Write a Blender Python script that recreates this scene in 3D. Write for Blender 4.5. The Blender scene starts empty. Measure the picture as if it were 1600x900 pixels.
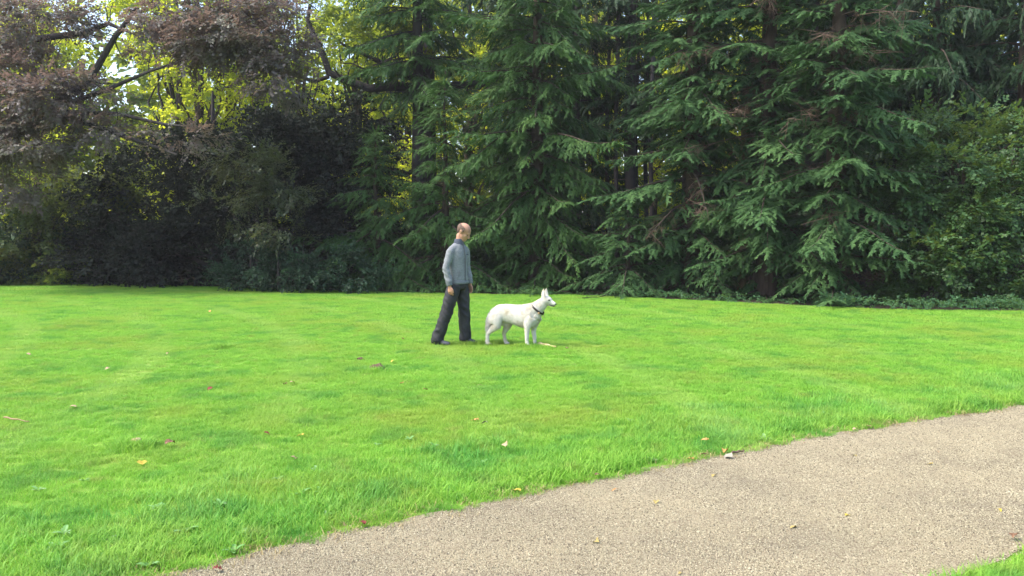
import bpy, bmesh, math, random
import numpy as np
from mathutils import Vector, Matrix, noise
from math import radians as R, sin, cos, pi

scene = bpy.context.scene
C = scene.collection
rng = np.random.default_rng(11)
random.seed(5)

# ------------------------------------------------------------------ camera, sky, sun, exposure
CAM_H, PITCH, FPX = 1.6, 3.6, 1386.0
cam_d = bpy.data.cameras.new('camera')
cam_d.sensor_width = 36.0
cam_d.lens = 36.0 * FPX / 1600.0
cam_d.clip_start, cam_d.clip_end = 0.05, 2000.0
cam = bpy.data.objects.new('camera', cam_d)
C.objects.link(cam)
cam.location = (0, 0, CAM_H)
cam.rotation_euler = (R(90 - PITCH), 0, 0)
scene.camera = cam

SUN_EL, SUN_AZ = 54.0, -104.0          # azimuth measured from +Y (camera direction) towards +X
world = bpy.data.worlds.new('World')
scene.world = world
world.use_nodes = True
wn = world.node_tree.nodes
bg = wn['Background']
sky = wn.new('ShaderNodeTexSky')
sky.sky_type = 'NISHITA'
sky.sun_disc = False
sky.sun_elevation = R(SUN_EL)
sky.sun_rotation = R(SUN_AZ)
sky.air_density, sky.dust_density, sky.ozone_density = 1.0, 3.0, 1.0
world.node_tree.links.new(sky.outputs[0], bg.inputs[0])
bg.inputs[1].default_value = 0.15

sun_d = bpy.data.lights.new('sun', 'SUN')
sun_d.energy = 1.5
sun_d.angle = R(16)
sun_d.color = (1.0, 0.95, 0.86)
sun = bpy.data.objects.new('sun', sun_d)
C.objects.link(sun)
sd = Vector((sin(R(SUN_AZ)) * cos(R(SUN_EL)), cos(R(SUN_AZ)) * cos(R(SUN_EL)), sin(R(SUN_EL))))
sun.rotation_euler = sd.to_track_quat('Z', 'Y').to_euler()
sun.location = sd * 60

HAZE = 0.00055
vs = scene.view_settings
vs.view_transform, vs.look, vs.gamma = 'Standard', 'None', 1.0
vs.use_curve_mapping = False
vs.exposure = 1.74
scene.render.engine = 'CYCLES'
cy = scene.cycles
cy.max_bounces, cy.diffuse_bounces, cy.glossy_bounces = 7, 4, 2
cy.transmission_bounces, cy.transparent_max_bounces = 4, 4
cy.use_denoising = True
cy.caustics_reflective = cy.caustics_refractive = False


# ------------------------------------------------------------------ helpers
def pix(px, py, z=0.0):
    """point of the plane at height z seen at pixel (px, py) of the 1600x900 photograph (used for surveying only)"""
    p = R(PITCH)
    dx, dyu = (px - 800) / FPX, (450 - py) / FPX
    d = Vector((dx, cos(p) + dyu * sin(p), -sin(p) + dyu * cos(p)))
    t = (z - CAM_H) / d.z
    return Vector((d.x * t, d.y * t, z))


def ax(px, depth):
    return (px - 800) / FPX * depth


def tag(o, label=None, cat=None, group=None, kind=None):
    if label: o['label'] = label
    if cat: o['category'] = cat
    if group: o['group'] = group
    if kind: o['kind'] = kind
    return o


def empty(name, loc, rz=0.0):
    o = bpy.data.objects.new(name, None)
    o.empty_display_size = 0.2
    C.objects.link(o)
    o.location = loc
    o.rotation_euler = (0, 0, rz)
    return o


def link(name, me, mat=None, parent=None, smooth=False):
    o = bpy.data.objects.new(name, me)
    C.objects.link(o)
    if mat: me.materials.append(mat)
    if parent: o.parent = parent
    if smooth:
        me.polygons.foreach_set('use_smooth', np.ones(len(me.polygons), bool))
    return o


def np_mesh(name, verts, faces):
    """verts (n,3); faces (m,k) with k equal for all"""
    verts = np.asarray(verts, np.float32).reshape(-1, 3)
    faces = np.asarray(faces, np.int32)
    me = bpy.data.meshes.new(name)
    m, k = faces.shape
    me.vertices.add(len(verts)); me.vertices.foreach_set('co', verts.ravel())
    me.loops.add(m * k); me.loops.foreach_set('vertex_index', faces.ravel())
    me.polygons.add(m)
    me.polygons.foreach_set('loop_start', np.arange(0, m * k, k, dtype=np.int32))
    me.update(calc_edges=True)
    return me


class Tubes:
    """collects tapered tubes (limbs, stems) as quads"""
    def __init__(self): self.v, self.f, self.n = [], [], 0
    def add(self, pts, rad, k=6):
        pts = [Vector(p) for p in pts]
        prev = None
        rings = []
        u = None
        for i, p in enumerate(pts):
            t = (pts[min(i + 1, len(pts) - 1)] - pts[max(i - 1, 0)])
            if t.length < 1e-9: t = Vector((0, 0, 1))
            t.normalize()
            if u is None:
                u = t.orthogonal().normalized()
            else:
                u = (u - t * u.dot(t))
                u = u.normalized() if u.length > 1e-6 else t.orthogonal().normalized()
            w = t.cross(u)
            rings.append([p + (u * cos(2 * pi * j / k) + w * sin(2 * pi * j / k)) * rad[i] for j in range(k)])
        b = self.n
        for r in rings: self.v.extend([tuple(q) for q in r])
        for i in range(len(rings) - 1):
            for j in range(k):
                a, c = b + i * k + j, b + i * k + (j + 1) % k
                self.f.append((a, c, c + k, a + k))
        self.n += len(rings) * k
    def build(self, name, mat, parent=None):
        if not self.f: return None
        return link(name, np_mesh(name, self.v, self.f), mat, parent, smooth=True)


# ------------------------------------------------------------------ materials
def nodes_of(m):
    m.use_nodes = True
    return m.node_tree.nodes, m.node_tree.links


def leaf_mat(name, cols, trans, tmix=0.4, rough=0.55, spec=0.25, nscale=0.9):
    """foliage: colour ramp over (per-leaf random + slow noise), part of the light passes through"""
    m = bpy.data.materials.new(name)
    n, l = nodes_of(m)
    out = n['Material Output']; pb = n['Principled BSDF']
    geo = n.new('ShaderNodeNewGeometry')
    tc = n.new('ShaderNodeTexCoord')
    nz = n.new('ShaderNodeTexNoise'); nz.inputs['Scale'].default_value = nscale
    nz.inputs['Detail'].default_value = 3
    l.new(geo.outputs['Position'], nz.inputs['Vector'])
    mx = n.new('ShaderNodeMath'); mx.operation = 'MULTIPLY_ADD'
    l.new(geo.outputs['Random Per Island'], mx.inputs[0]); mx.inputs[1].default_value = 0.5
    sc = n.new('ShaderNodeMath'); sc.operation = 'MULTIPLY_ADD'; sc.inputs[1].default_value = 1.5; sc.inputs[2].default_value = -0.5
    l.new(nz.outputs[0], sc.inputs[0]); l.new(sc.outputs[0], mx.inputs[2])
    rp = n.new('ShaderNodeValToRGB')
    el = rp.color_ramp.elements
    el[0].position, el[-1].position = 0.0, 1.0
    el[0].color = (*cols[0], 1); el[-1].color = (*cols[-1], 1)
    for i, c in enumerate(cols[1:-1]):
        e = el.new((i + 1) / (len(cols) - 1)); e.color = (*c, 1)
    l.new(mx.outputs[0], rp.inputs[0])
    l.new(rp.outputs[0], pb.inputs['Base Color'])
    pb.inputs['Roughness'].default_value = rough
    pb.inputs['Specular IOR Level'].default_value = spec
    tr = n.new('ShaderNodeBsdfTranslucent')
    tm = n.new('ShaderNodeMix'); tm.data_type = 'RGBA'; tm.blend_type = 'MULTIPLY'; tm.inputs[0].default_value = 0.0
    tm.inputs[6].default_value = (*trans, 1)
    l.new(tm.outputs[2], tr.inputs[0])
    ms = n.new('ShaderNodeMixShader'); ms.inputs[0].default_value = tmix
    l.new(pb.outputs[0], ms.inputs[1]); l.new(tr.outputs[0], ms.inputs[2])
    l.new(ms.outputs[0], out.inputs[0])
    return m


def noise_mat(name, c1, c2, scale=8.0, rough=0.85, bump=0.3, bscale=40.0, detail=6, c3=None, stretch=None, spec=0.3):
    m = bpy.data.materials.new(name)
    n, l = nodes_of(m)
    pb = n['Principled BSDF']
    tc = n.new('ShaderNodeTexCoord')
    src = tc.outputs['Object']
    if stretch:
        mp = n.new('ShaderNodeMapping'); mp.inputs['Scale'].default_value = stretch
        l.new(src, mp.inputs[0]); src = mp.outputs[0]
    nz = n.new('ShaderNodeTexNoise'); nz.inputs['Scale'].default_value = scale; nz.inputs['Detail'].default_value = detail
    l.new(src, nz.inputs['Vector'])
    rp = n.new('ShaderNodeValToRGB')
    rp.color_ramp.elements[0].position, rp.color_ramp.elements[1].position = 0.32, 0.68
    rp.color_ramp.elements[0].color = (*c1, 1); rp.color_ramp.elements[1].color = (*c2, 1)
    if c3:
        e = rp.color_ramp.elements.new(0.5); e.color = (*c3, 1)
    l.new(nz.outputs[0], rp.inputs[0]); l.new(rp.outputs[0], pb.inputs['Base Color'])
    pb.inputs['Roughness'].default_value = rough
    pb.inputs['Specular IOR Level'].default_value = spec
    if bump:
        n2 = n.new('ShaderNodeTexNoise'); n2.inputs['Scale'].default_value = bscale; n2.inputs['Detail'].default_value = 8
        l.new(src, n2.inputs['Vector'])
        bp = n.new('ShaderNodeBump'); bp.inputs['Strength'].default_value = bump; bp.inputs['Distance'].default_value = 0.02
        l.new(n2.outputs[0], bp.inputs['Height']); l.new(bp.outputs[0], pb.inputs['Normal'])
    return m


M = {}
M['spruce'] = leaf_mat('spruce_needles', [(.022, .058, .016), (.050, .116, .030), (.108, .195, .052)], (.08, .17, .035), .16, .6, .18, 1.1)
M['fir'] = leaf_mat('fir_needles', [(.025, .062, .023), (.052, .112, .038), (.090, .172, .055)], (.07, .15, .055), .14, .65, .1, 0.8)
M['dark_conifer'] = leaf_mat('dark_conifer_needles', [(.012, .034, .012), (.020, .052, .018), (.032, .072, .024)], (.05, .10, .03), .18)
M['copper'] = leaf_mat('copper_beech_leaves', [(.066, .068, .048), (.118, .098, .100), (.082, .098, .058), (.175, .150, .146)], (.30, .20, .16), .32, .5, .4, 0.5)  # lifted paler and mauver: lens glow put into the leaf colour
M['copper_green'] = leaf_mat('bronze_green_leaves', [(.020, .036, .018), (.036, .056, .026), (.062, .082, .040)], (.18, .20, .05), .3, .45, .4, 0.6)
M['olive'] = leaf_mat('dimmed_olive_leaves', [(.026, .046, .018), (.042, .070, .024), (.075, .11, .034)], (.30, .36, .05), .3)  # darker than the oak leaves: shade put into the leaf colour
M['dark_yew'] = leaf_mat('dark_purple_leaves', [(.011, .017, .013), (.017, .024, .019), (.027, .038, .027)], (.05, .06, .04), .12, .7, .1)
M['blue_bush'] = leaf_mat('blue_green_leaves', [(.014, .038, .020), (.022, .054, .028), (.036, .080, .040)], (.06, .12, .06), .2)
M['oak'] = leaf_mat('oak_leaves', [(.040, .075, .025), (.060, .110, .032), (.090, .150, .040)], (.42, .50, .05), .45)
M['sunny'] = leaf_mat('sun_tinted_leaves', [(.070, .13, .016), (.11, .18, .022), (.16, .225, .028)], (.76, .82, .055), .58, .5, .3, .5)  # backlit yellow glow put into the leaf and transmission colours
M['hornbeam'] = leaf_mat('hornbeam_leaves', [(.028, .070, .022), (.048, .110, .032), (.080, .160, .042)], (.24, .34, .05), .28, .45, .4, .9)
M['undergrowth'] = leaf_mat('undergrowth_leaves', [(.030, .085, .040), (.050, .125, .055), (.085, .17, .070)], (.2, .35, .08), .3)
M['far'] = leaf_mat('far_wood_leaves', [(.022, .045, .015), (.042, .080, .018), (.08, .125, .020)], (.4, .5, .05), .4, .6, .2, .25)
M['dead'] = noise_mat('dead_twigs', (.10, .065, .045), (.17, .115, .085), 20, bump=0)
M['bark'] = noise_mat('conifer_bark', (.030, .022, .017), (.075, .055, .042), 9, .95, .8, 30, stretch=(1, 1, .25))
M['bark_dark'] = noise_mat('beech_bark', (.030, .026, .026), (.060, .052, .050), 5, .9, .4, 24, stretch=(1, 1, .4))
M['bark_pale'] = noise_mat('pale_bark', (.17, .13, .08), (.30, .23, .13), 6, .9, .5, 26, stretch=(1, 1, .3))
M['soil'] = noise_mat('woodland_floor', (.018, .013, .009), (.060, .042, .026), 6, .95, .6, 30, c3=(.034, .026, .015))


# ------------------------------------------------------------------ foliage machinery
def make_frond(r, n=34, w=.021, ln=(.10, .27), fan=46, roll=55, droop=.25):
    """one ragged conifer branchlet one unit long: folded needle shoots of uneven length round an axis"""
    q = []
    def shoot(p, d, L, w):
        d = d / np.linalg.norm(d)
        s = np.cross(d, [0, 0, 1.0]); s /= np.linalg.norm(s) + 1e-9
        up = np.cross(s, d)
        lo = p + d * L * .42
        q.append([p, lo + s * w - up * w * .4, p + d * L, lo - s * w - up * w * .4])
    def axis(t): return np.array([t, .05 * sin(t * 5), -droop * t * t])
    for i in range(n):
        t = (i + r.random()) / n
        sg = 1 if i % 2 else -1
        a = R(fan - 16 * t + r.normal() * 10)
        b = R(r.normal() * roll * .5)
        L = r.uniform(*ln) * (1.15 - .55 * t)
        d = np.array([cos(a), sg * sin(a) * cos(b), sin(a) * sin(b) - .28])
        shoot(axis(t), d, L, w * r.uniform(.8, 1.3))
    for t in (.0, .25, .5, .72, .86):
        d = axis(t + .1) - axis(t)
        shoot(axis(t), d + r.normal(size=3) * .02, .34, w * 1.1)
    return np.array(q)                        # (cards,4,3)


def make_leafspray(r, n=11, size=.17, flat=.35, pointy=.36):
    q = []
    for i in range(n):
        t = .1 + .9 * i / (n - 1)
        sg = -1 if i % 2 else 1
        a = sg * R(r.uniform(25, 75)) if i < n - 1 else 0
        d = np.array([cos(a), sin(a), r.normal() * flat - .15]); d /= np.linalg.norm(d)
        nrm = np.array([r.normal() * flat, r.normal() * flat, 1.0])
        s = np.cross(d, nrm); s /= np.linalg.norm(s)
        up = np.cross(s, d)
        ln = size * r.uniform(.75, 1.2)
        p = np.array([t * .9, .03 * r.normal(), -.12 * t * t + .04 * r.normal()])
        m = p + d * ln * .48
        w = ln * pointy
        q.append([p, m + s * w + up * w * .35, p + d * ln, m - s * w + up * w * .35])
    return np.array(q)


FR = {}
r0 = np.random.default_rng(3)
FR['spruce'] = [make_frond(r0, 27, .025, (.12, .34), 46, 50, .28) for _ in range(6)]
FR['fir'] = [make_frond(r0, 24, .035, (.12, .30), 52, 30, .12) for _ in range(6)]
FR['droop'] = [make_frond(r0, 24, .030, (.14, .40), 28, 60, .60) for _ in range(5)]
FR['coarse'] = [make_frond(r0, 16, .042, (.16, .40), 46, 50, .28) for _ in range(5)]
FR['beech'] = [make_leafspray(r0, 12, .17, .28) for _ in range(6)]
FR['beech_small'] = [make_leafspray(r0, 16, .13, .4) for _ in range(6)]
FR['oak'] = [make_leafspray(r0, 10, .22, .6) for _ in range(6)]
FR['ragged'] = [make_leafspray(r0, 12, .20, .8) for _ in range(6)]
FR['yew'] = [make_leafspray(r0, 18, .17, .6, .34) for _ in range(5)]
FR['big'] = [make_leafspray(r0, 9, .30, .6) for _ in range(6)]


class Sprays:
    """collects (origin, direction, up, length) of sprays, then builds one crown mesh"""
    def __init__(self, kind, r): self.kind, self.r, self.o, self.d, self.u, self.s = kind, r, [], [], [], []
    def add(self, o, d, up, s):
        self.o.append(tuple(o)); self.d.append(tuple(d)); self.u.append(tuple(up)); self.s.append(s)
    def arrays(self):
        o, d, u, s = (np.array(x, float) for x in (self.o, self.d, self.u, self.s))
        d /= np.linalg.norm(d, axis=1, keepdims=True) + 1e-9
        y = np.cross(u, d); y /= np.linalg.norm(y, axis=1, keepdims=True) + 1e-9
        z = np.cross(d, y)
        T = FR[self.kind]
        pick = self.r.integers(0, len(T), len(o))
        out = []
        for k, t in enumerate(T):
            i = np.where(pick == k)[0]
            if not len(i): continue
            B = np.stack([d[i], y[i], z[i]], 1) * s[i][:, None, None]     # rows = axes
            v = np.einsum('cpk,nkj->ncpj', t, B) + o[i][:, None, None, :]
            out.append(v.reshape(-1, 3))
        return np.concatenate(out)
    def build(self, name, mat, parent):
        v = self.arrays()
        f = np.arange(len(v), dtype=np.int32).reshape(-1, 4)
        o = link(name, np_mesh(name, v, f), mat, parent)
        o['kind'] = 'stuff'
        return o


def rotz(v, a):
    return Vector((v.x * cos(a) - v.y * sin(a), v.x * sin(a) + v.y * cos(a), v.z))


def conifer(name, label, loc, h, rad, mat, kind='spruce', seed=1, zmin=0.25, step=.34, per=6, droop=.5, upturn=.5, lens=.55,
            shape=1.0, zmax=None, dead=0, bare=0.0, group=None, trunk_r=None, cat='tree', bark='bark', lean=0.0, gap=0.0):
    """trunk with whorls of drooping boughs; every bough carries flat side sprays"""
    r = np.random.default_rng(seed)
    root = empty(name, loc)
    tag(root, label, cat, group)
    tr = trunk_r or .018 * h + .03
    t = Tubes()
    zs = [-.15, 0.0, h * .1, h * .3, h * .6, h * .85, h]
    t.add([(lean * z * z / h + .03 * sin(z * 1.7 + seed), .03 * cos(z * 1.3), z) for z in zs],
          [tr * 1.35, tr * 1.2, tr, tr * .8, tr * .5, tr * .2, .012], 9)
    t.build('trunk', M[bark], root)
    wood, sp, dd = Tubes(), Sprays(kind, r), Tubes()
    z = zmin
    top = min(h - .12, zmax or 1e9)
    tier = 0
    while z < top:
        f = z / h
        base = rad * (1 - f) ** shape * (min(1, .72 + f * 2.2))
        tier += 1
        inner = tier % 2 == 0 and h - z > 1.5            # between two tiers of long boughs only short ones: the dark gaps
        for b in range(per):
            if r.random() < gap: continue
            az = 2 * pi * (b + r.uniform(-.55, .55)) / per + z * 2.4
            L = max(.25, base * r.uniform(.45, 1.18))
            L *= r.uniform(.35, .68) if inner else 1.08
            dr = droop * r.uniform(.55, 1.35); upt = upturn * r.uniform(.4, 1.5)
            e0 = R(26 * f - 4 + r.normal() * 8)
            hz = z + r.uniform(-.5, .5) * step
            p = Vector((lean * hz * hz / h, 0, hz))
            n = 9
            pts = [p.copy()]
            for k in range(n):
                u = (k + .5) / n
                e = e0 - dr * sin(min(u * 1.25, 1) * pi * .5) * (1 - .4 * f) + upt * max(0, u - .55) * 1.6
                d = Vector((cos(az) * cos(e), sin(az) * cos(e), sin(e)))
                p = p + d * (L / n)
                pts.append(p.copy())
            if pts[-1].z < .05: 
                for q in pts: q.z = max(q.z, .05 + .04 * r.random())
            wood.add(pts, [max(.004, .012 * L * (1 - i / n) + .004) for i in range(n + 1)], 4)
            if dead and r.random() < dead and f < .7:
                for k in range(26):
                    i = r.integers(2, n)
                    a = pts[i]
                    d = Vector((r.normal(), r.normal(), r.normal() * .6 - .3)).normalized() * r.uniform(.2, .7)
                    m = a + d * .5 + Vector((0, 0, -.05))
                    dd.add([a, m, a + d + Vector((0, 0, -.12))], [.006, .005, .002], 3)
                    for q in range(3):
                        e = Vector((r.normal(), r.normal(), r.normal())).normalized() * r.uniform(.1, .25)
                        dd.add([m, m + e], [.004, .0015], 3)
                continue
            s = max(.12 + bare, .16) * L
            side = 1
            while s < L * .98:
                u = s / L
                i = min(int(u * n), n - 1)
                fr = u * n - i
                a = pts[i].lerp(pts[i + 1], fr)
                d = (pts[i + 1] - pts[i]).normalized()
                hor = Vector((d.x, d.y, 0)).normalized() if abs(d.x) + abs(d.y) > 1e-5 else Vector((1, 0, 0))
                for sg in (-1, 1):
                    dir_ = rotz(hor, sg * R(r.uniform(40, 68))) 
                    dir_.z = d.z * .6 - r.uniform(.05, .60)
                    ln = (lens * (.34 * (L - s) + .30)) * r.uniform(.6, 1.3)
                    up = Vector((r.normal() * .3, r.normal() * .3, 1)) + hor * -.25
                    ln = max(.2, min(ln, .85))
                    sp.add(a, dir_, up, ln)
                    if ln > .5:                      # the longer branchlets fork
                        dn = dir_.normalized()
                        sp.add(a + dn * ln * .45, rotz(dn, -sg * R(r.uniform(25, 50))) + Vector((0, 0, r.uniform(-.3, .1))), up, ln * .62)
                s += .16 + .07 * r.random()
            sp.add(pts[-2], pts[-1] - pts[-2] + Vector((0, 0, -.02)), (0, 0, 1), max(.28, .16 * L + .2))
            sp.add(pts[-4], pts[-1] - pts[-4], (0, .1, 1), max(.3, .2 * L + .2))
        z += step * r.uniform(.8, 1.2) * (1.0 - .35 * f)
    if not zmax:
        for k in range(7):
            a = 2 * pi * k / 7
            sp.add((lean * h, 0, h - .38 + .03 * k), (cos(a) * .5, sin(a) * .5, .75), (-cos(a), -sin(a), .4), .3)
        sp.add((lean * h, 0, h - .3), (0, 0, 1), (1, 0, 0), .4)
    tag(wood.build('branches', M[bark], root), kind='stuff')
    o = dd.build('dead_twigs', M['dead'], root)
    if o: o['kind'] = 'stuff'
    sp.build('crown', M[mat], root)
    return root


def limb_path(r, p, d, L, n=7, wob=.25, rise=0.0):
    pts = [Vector(p)]
    d = Vector(d).normalized()
    for i in range(n):
        d = (d + Vector((r.normal(), r.normal(), r.normal() * .7)) * wob * .5 + Vector((0, 0, rise))).normalized()
        pts.append(pts[-1] + d * L / n)
    return pts


def broadleaf(name, label, loc, h, clumps, mat, kind='beech', seed=1, trunk_r=.18, bark='bark_dark', cat='tree', group=None,
              size=.6, outward=.8, lim=True, limbs=None, trunk_lean=(0, 0), stems=1, upb=.15, trunk=True):
    """clumps: list of (centre, radii, sprays) blobs of leaf sprays; limbs reach to the blob centres"""
    r = np.random.default_rng(seed)
    root = empty(name, loc)
    tag(root, label, cat, group)
    t = Tubes(); wood = Tubes(); sp = Sprays(kind, r)
    fork = h * .35
    if trunk:
        for s in range(stems):
            ox, oy = (0, 0) if stems == 1 else (r.normal() * .25, r.normal() * .25)
            zs = [-.2, 0, .3, fork, h * .6, h * .85]
            t.add([(ox + trunk_lean[0] * z + .05 * sin(z + s), oy + trunk_lean[1] * z + .05 * cos(z * 1.3), z) for z in zs],
                  [trunk_r * 1.5, trunk_r * 1.3, trunk_r, trunk_r * .85, trunk_r * .55, trunk_r * .15], 9)
    for path, r0_, r1_ in (limbs or []):
        pts = [Vector(q) for q in path]
        n = len(pts)
        lb = Tubes(); lb.add(pts, [r0_ + (r1_ - r0_) * i / (n - 1) for i in range(n)], 8); lb.build('limb', M[bark], root)
        for k in range(n * 2):
            i = r.integers(1, n)
            d = Vector((r.normal(), r.normal(), r.normal() + .2)).normalized()
            q = limb_path(r, pts[i], d, r.uniform(.5, 1.4), 5, .5)
            wood.add(q, [max(.006, .35 * (r0_ + (r1_ - r0_) * i / (n - 1)) * (1 - j / 5)) for j in range(6)], 4)
    for c, rad, ns in clumps:
        c = Vector(c)
        if lim and trunk:
            z0 = min(max(c.z * .5, .2), fork * 1.2)
            st = Vector((trunk_lean[0] * z0, trunk_lean[1] * z0, z0))
            mid = st.lerp(c, .5) + Vector((r.normal() * .3, r.normal() * .3, .3))
            end = c
            pts = [st, st.lerp(mid, .5) + Vector((0, 0, .12)), mid, mid.lerp(end, .55) + Vector((r.normal() * .1, r.normal() * .1, 0)), end]
            a = trunk_r * .42
            wood.add(pts, [a, a * .8, a * .55, a * .35, a * .12], 6)
            for k in range(7):
                d = Vector((r.normal(), r.normal(), r.normal() * .6)).normalized()
                q = limb_path(r, mid.lerp(end, r.random()), d, r.uniform(.5, 1.0) * max(rad), 6, .5)
                wood.add(q, [max(.005, a * .25 * (1 - j / 6)) for j in range(7)], 4)
        nb = max(2, int(ns / 14))
        cc = []
        for k in range(nb):                                    # boughs inside the blob: each a layered cluster
            v = Vector((r.normal(), r.normal(), r.normal())).normalized() * (r.random() ** .38)
            cc.append(Vector((v.x * rad[0], v.y * rad[1], v.z * rad[2])))
        for k in range(ns):
            b = cc[r.integers(0, nb)]
            q = b + Vector((r.normal() * .22, r.normal() * .22, r.normal() * .09)) * (size * 1.5)
            out = Vector((q.x / rad[0], q.y / rad[1], q.z / rad[2]))
            out = out.normalized() if out.length > .05 else Vector((1, 0, 0))
            d = out * outward + Vector((r.normal() * .6, r.normal() * .6, r.normal() * .25 - .15))
            pos = c + q
            if pos.z < .08: pos.z = .08 + .1 * r.random()
            up = Vector((r.normal() * .3, r.normal() * .3, 1)) + out * .5
            sp.add(pos, d, up, size * r.uniform(.7, 1.3))
    t.build('trunk', M[bark], root)
    o = wood.build('branches', M[bark], root)
    if o: o['kind'] = 'stuff'
    sp.build('crown', M[mat], root)
    return root


# ------------------------------------------------------------------ ground: woodland floor, lawn, path
EDGE = [(-700, 447), (-300, 446), (0, 447), (200, 445.5), (400, 452), (600, 458.5), (800, 462), (900, 463), (1000, 467), (1100, 472),
        (1200, 477), (1300, 482), (1400, 486), (1500, 487.5), (1600, 488.5), (1900, 492), (2500, 498)]
edge_w = np.array([[*pix(x, y).to_2d()] for x, y in EDGE])


def edge_depth(x):
    return np.interp(x, edge_w[:, 0], edge_w[:, 1])


PE = [(240, 903), (400, 862), (550, 826), (700, 797), (850, 764), (1050, 726), (1200, 697), (1350, 671), (1500, 647), (1600, 631)]
pe_w = [tuple(pix(x, y).to_2d()) for x, y in PE]
d0 = Vector(pe_w[1]) - Vector(pe_w[0]); d1 = Vector(pe_w[-1]) - Vector(pe_w[-2])
pe_w = [tuple(Vector(pe_w[0]) - d0 * 9 + Vector((-2.0, -1.2))), tuple(Vector(pe_w[0]) - d0 * 4 + Vector((-.5, -.2))), tuple(Vector(pe_w[0]) - d0 * 1.5)] + pe_w + \
       [tuple(Vector(pe_w[-1]) + d1 * k + Vector((0, -.02 * k * k))) for k in (2, 5, 10, 18)]
# resample
pp = np.array(pe_w)
cum = np.concatenate([[0], np.cumsum(np.linalg.norm(np.diff(pp, axis=0), axis=1))])
sl = np.arange(0, cum[-1], .12)
far_edge = np.stack([np.interp(sl, cum, pp[:, 0]), np.interp(sl, cum, pp[:, 1])], 1)
k5 = np.ones(9) / 9
sm = np.stack([np.convolve(np.pad(far_edge[:, j], 4, mode='edge'), k5, 'valid') for j in (0, 1)], 1)
far_edge = sm
tg = np.gradient(far_edge, axis=0); tg /= np.linalg.norm(tg, axis=1, keepdims=True)
nr = np.stack([tg[:, 1], -tg[:, 0]], 1)                # towards the camera side
wob = np.array([noise.noise((s * .9, 3.1, 0)) * .07 + noise.noise((s * 4.0, 7, 0)) * .05 for s in sl])
wob2 = np.array([noise.noise((s * .9, 9.1, 0)) * .06 + noise.noise((s * 4.0, 2, 0)) * .03 for s in sl])
PATH_W = 2.22
far_edge = far_edge + nr * wob[:, None]
near_edge = far_edge + nr * (PATH_W + wob2[:, None])


def path_side(P):
    """signed distance of points (n,2) across the path: <0 lawn side, 0..PATH_W on it, > PATH_W camera side"""
    P = np.asarray(P, float)
    out = np.empty(len(P))
    for a in range(0, len(P), 4000):
        q = P[a:a + 4000]
        d2 = ((q[:, None, :] - far_edge[None, ::2, :]) ** 2).sum(2)
        i = d2.argmin(1) * 2
        out[a:a + 4000] = ((q - far_edge[i]) * nr[i]).sum(1)
    return out


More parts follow.
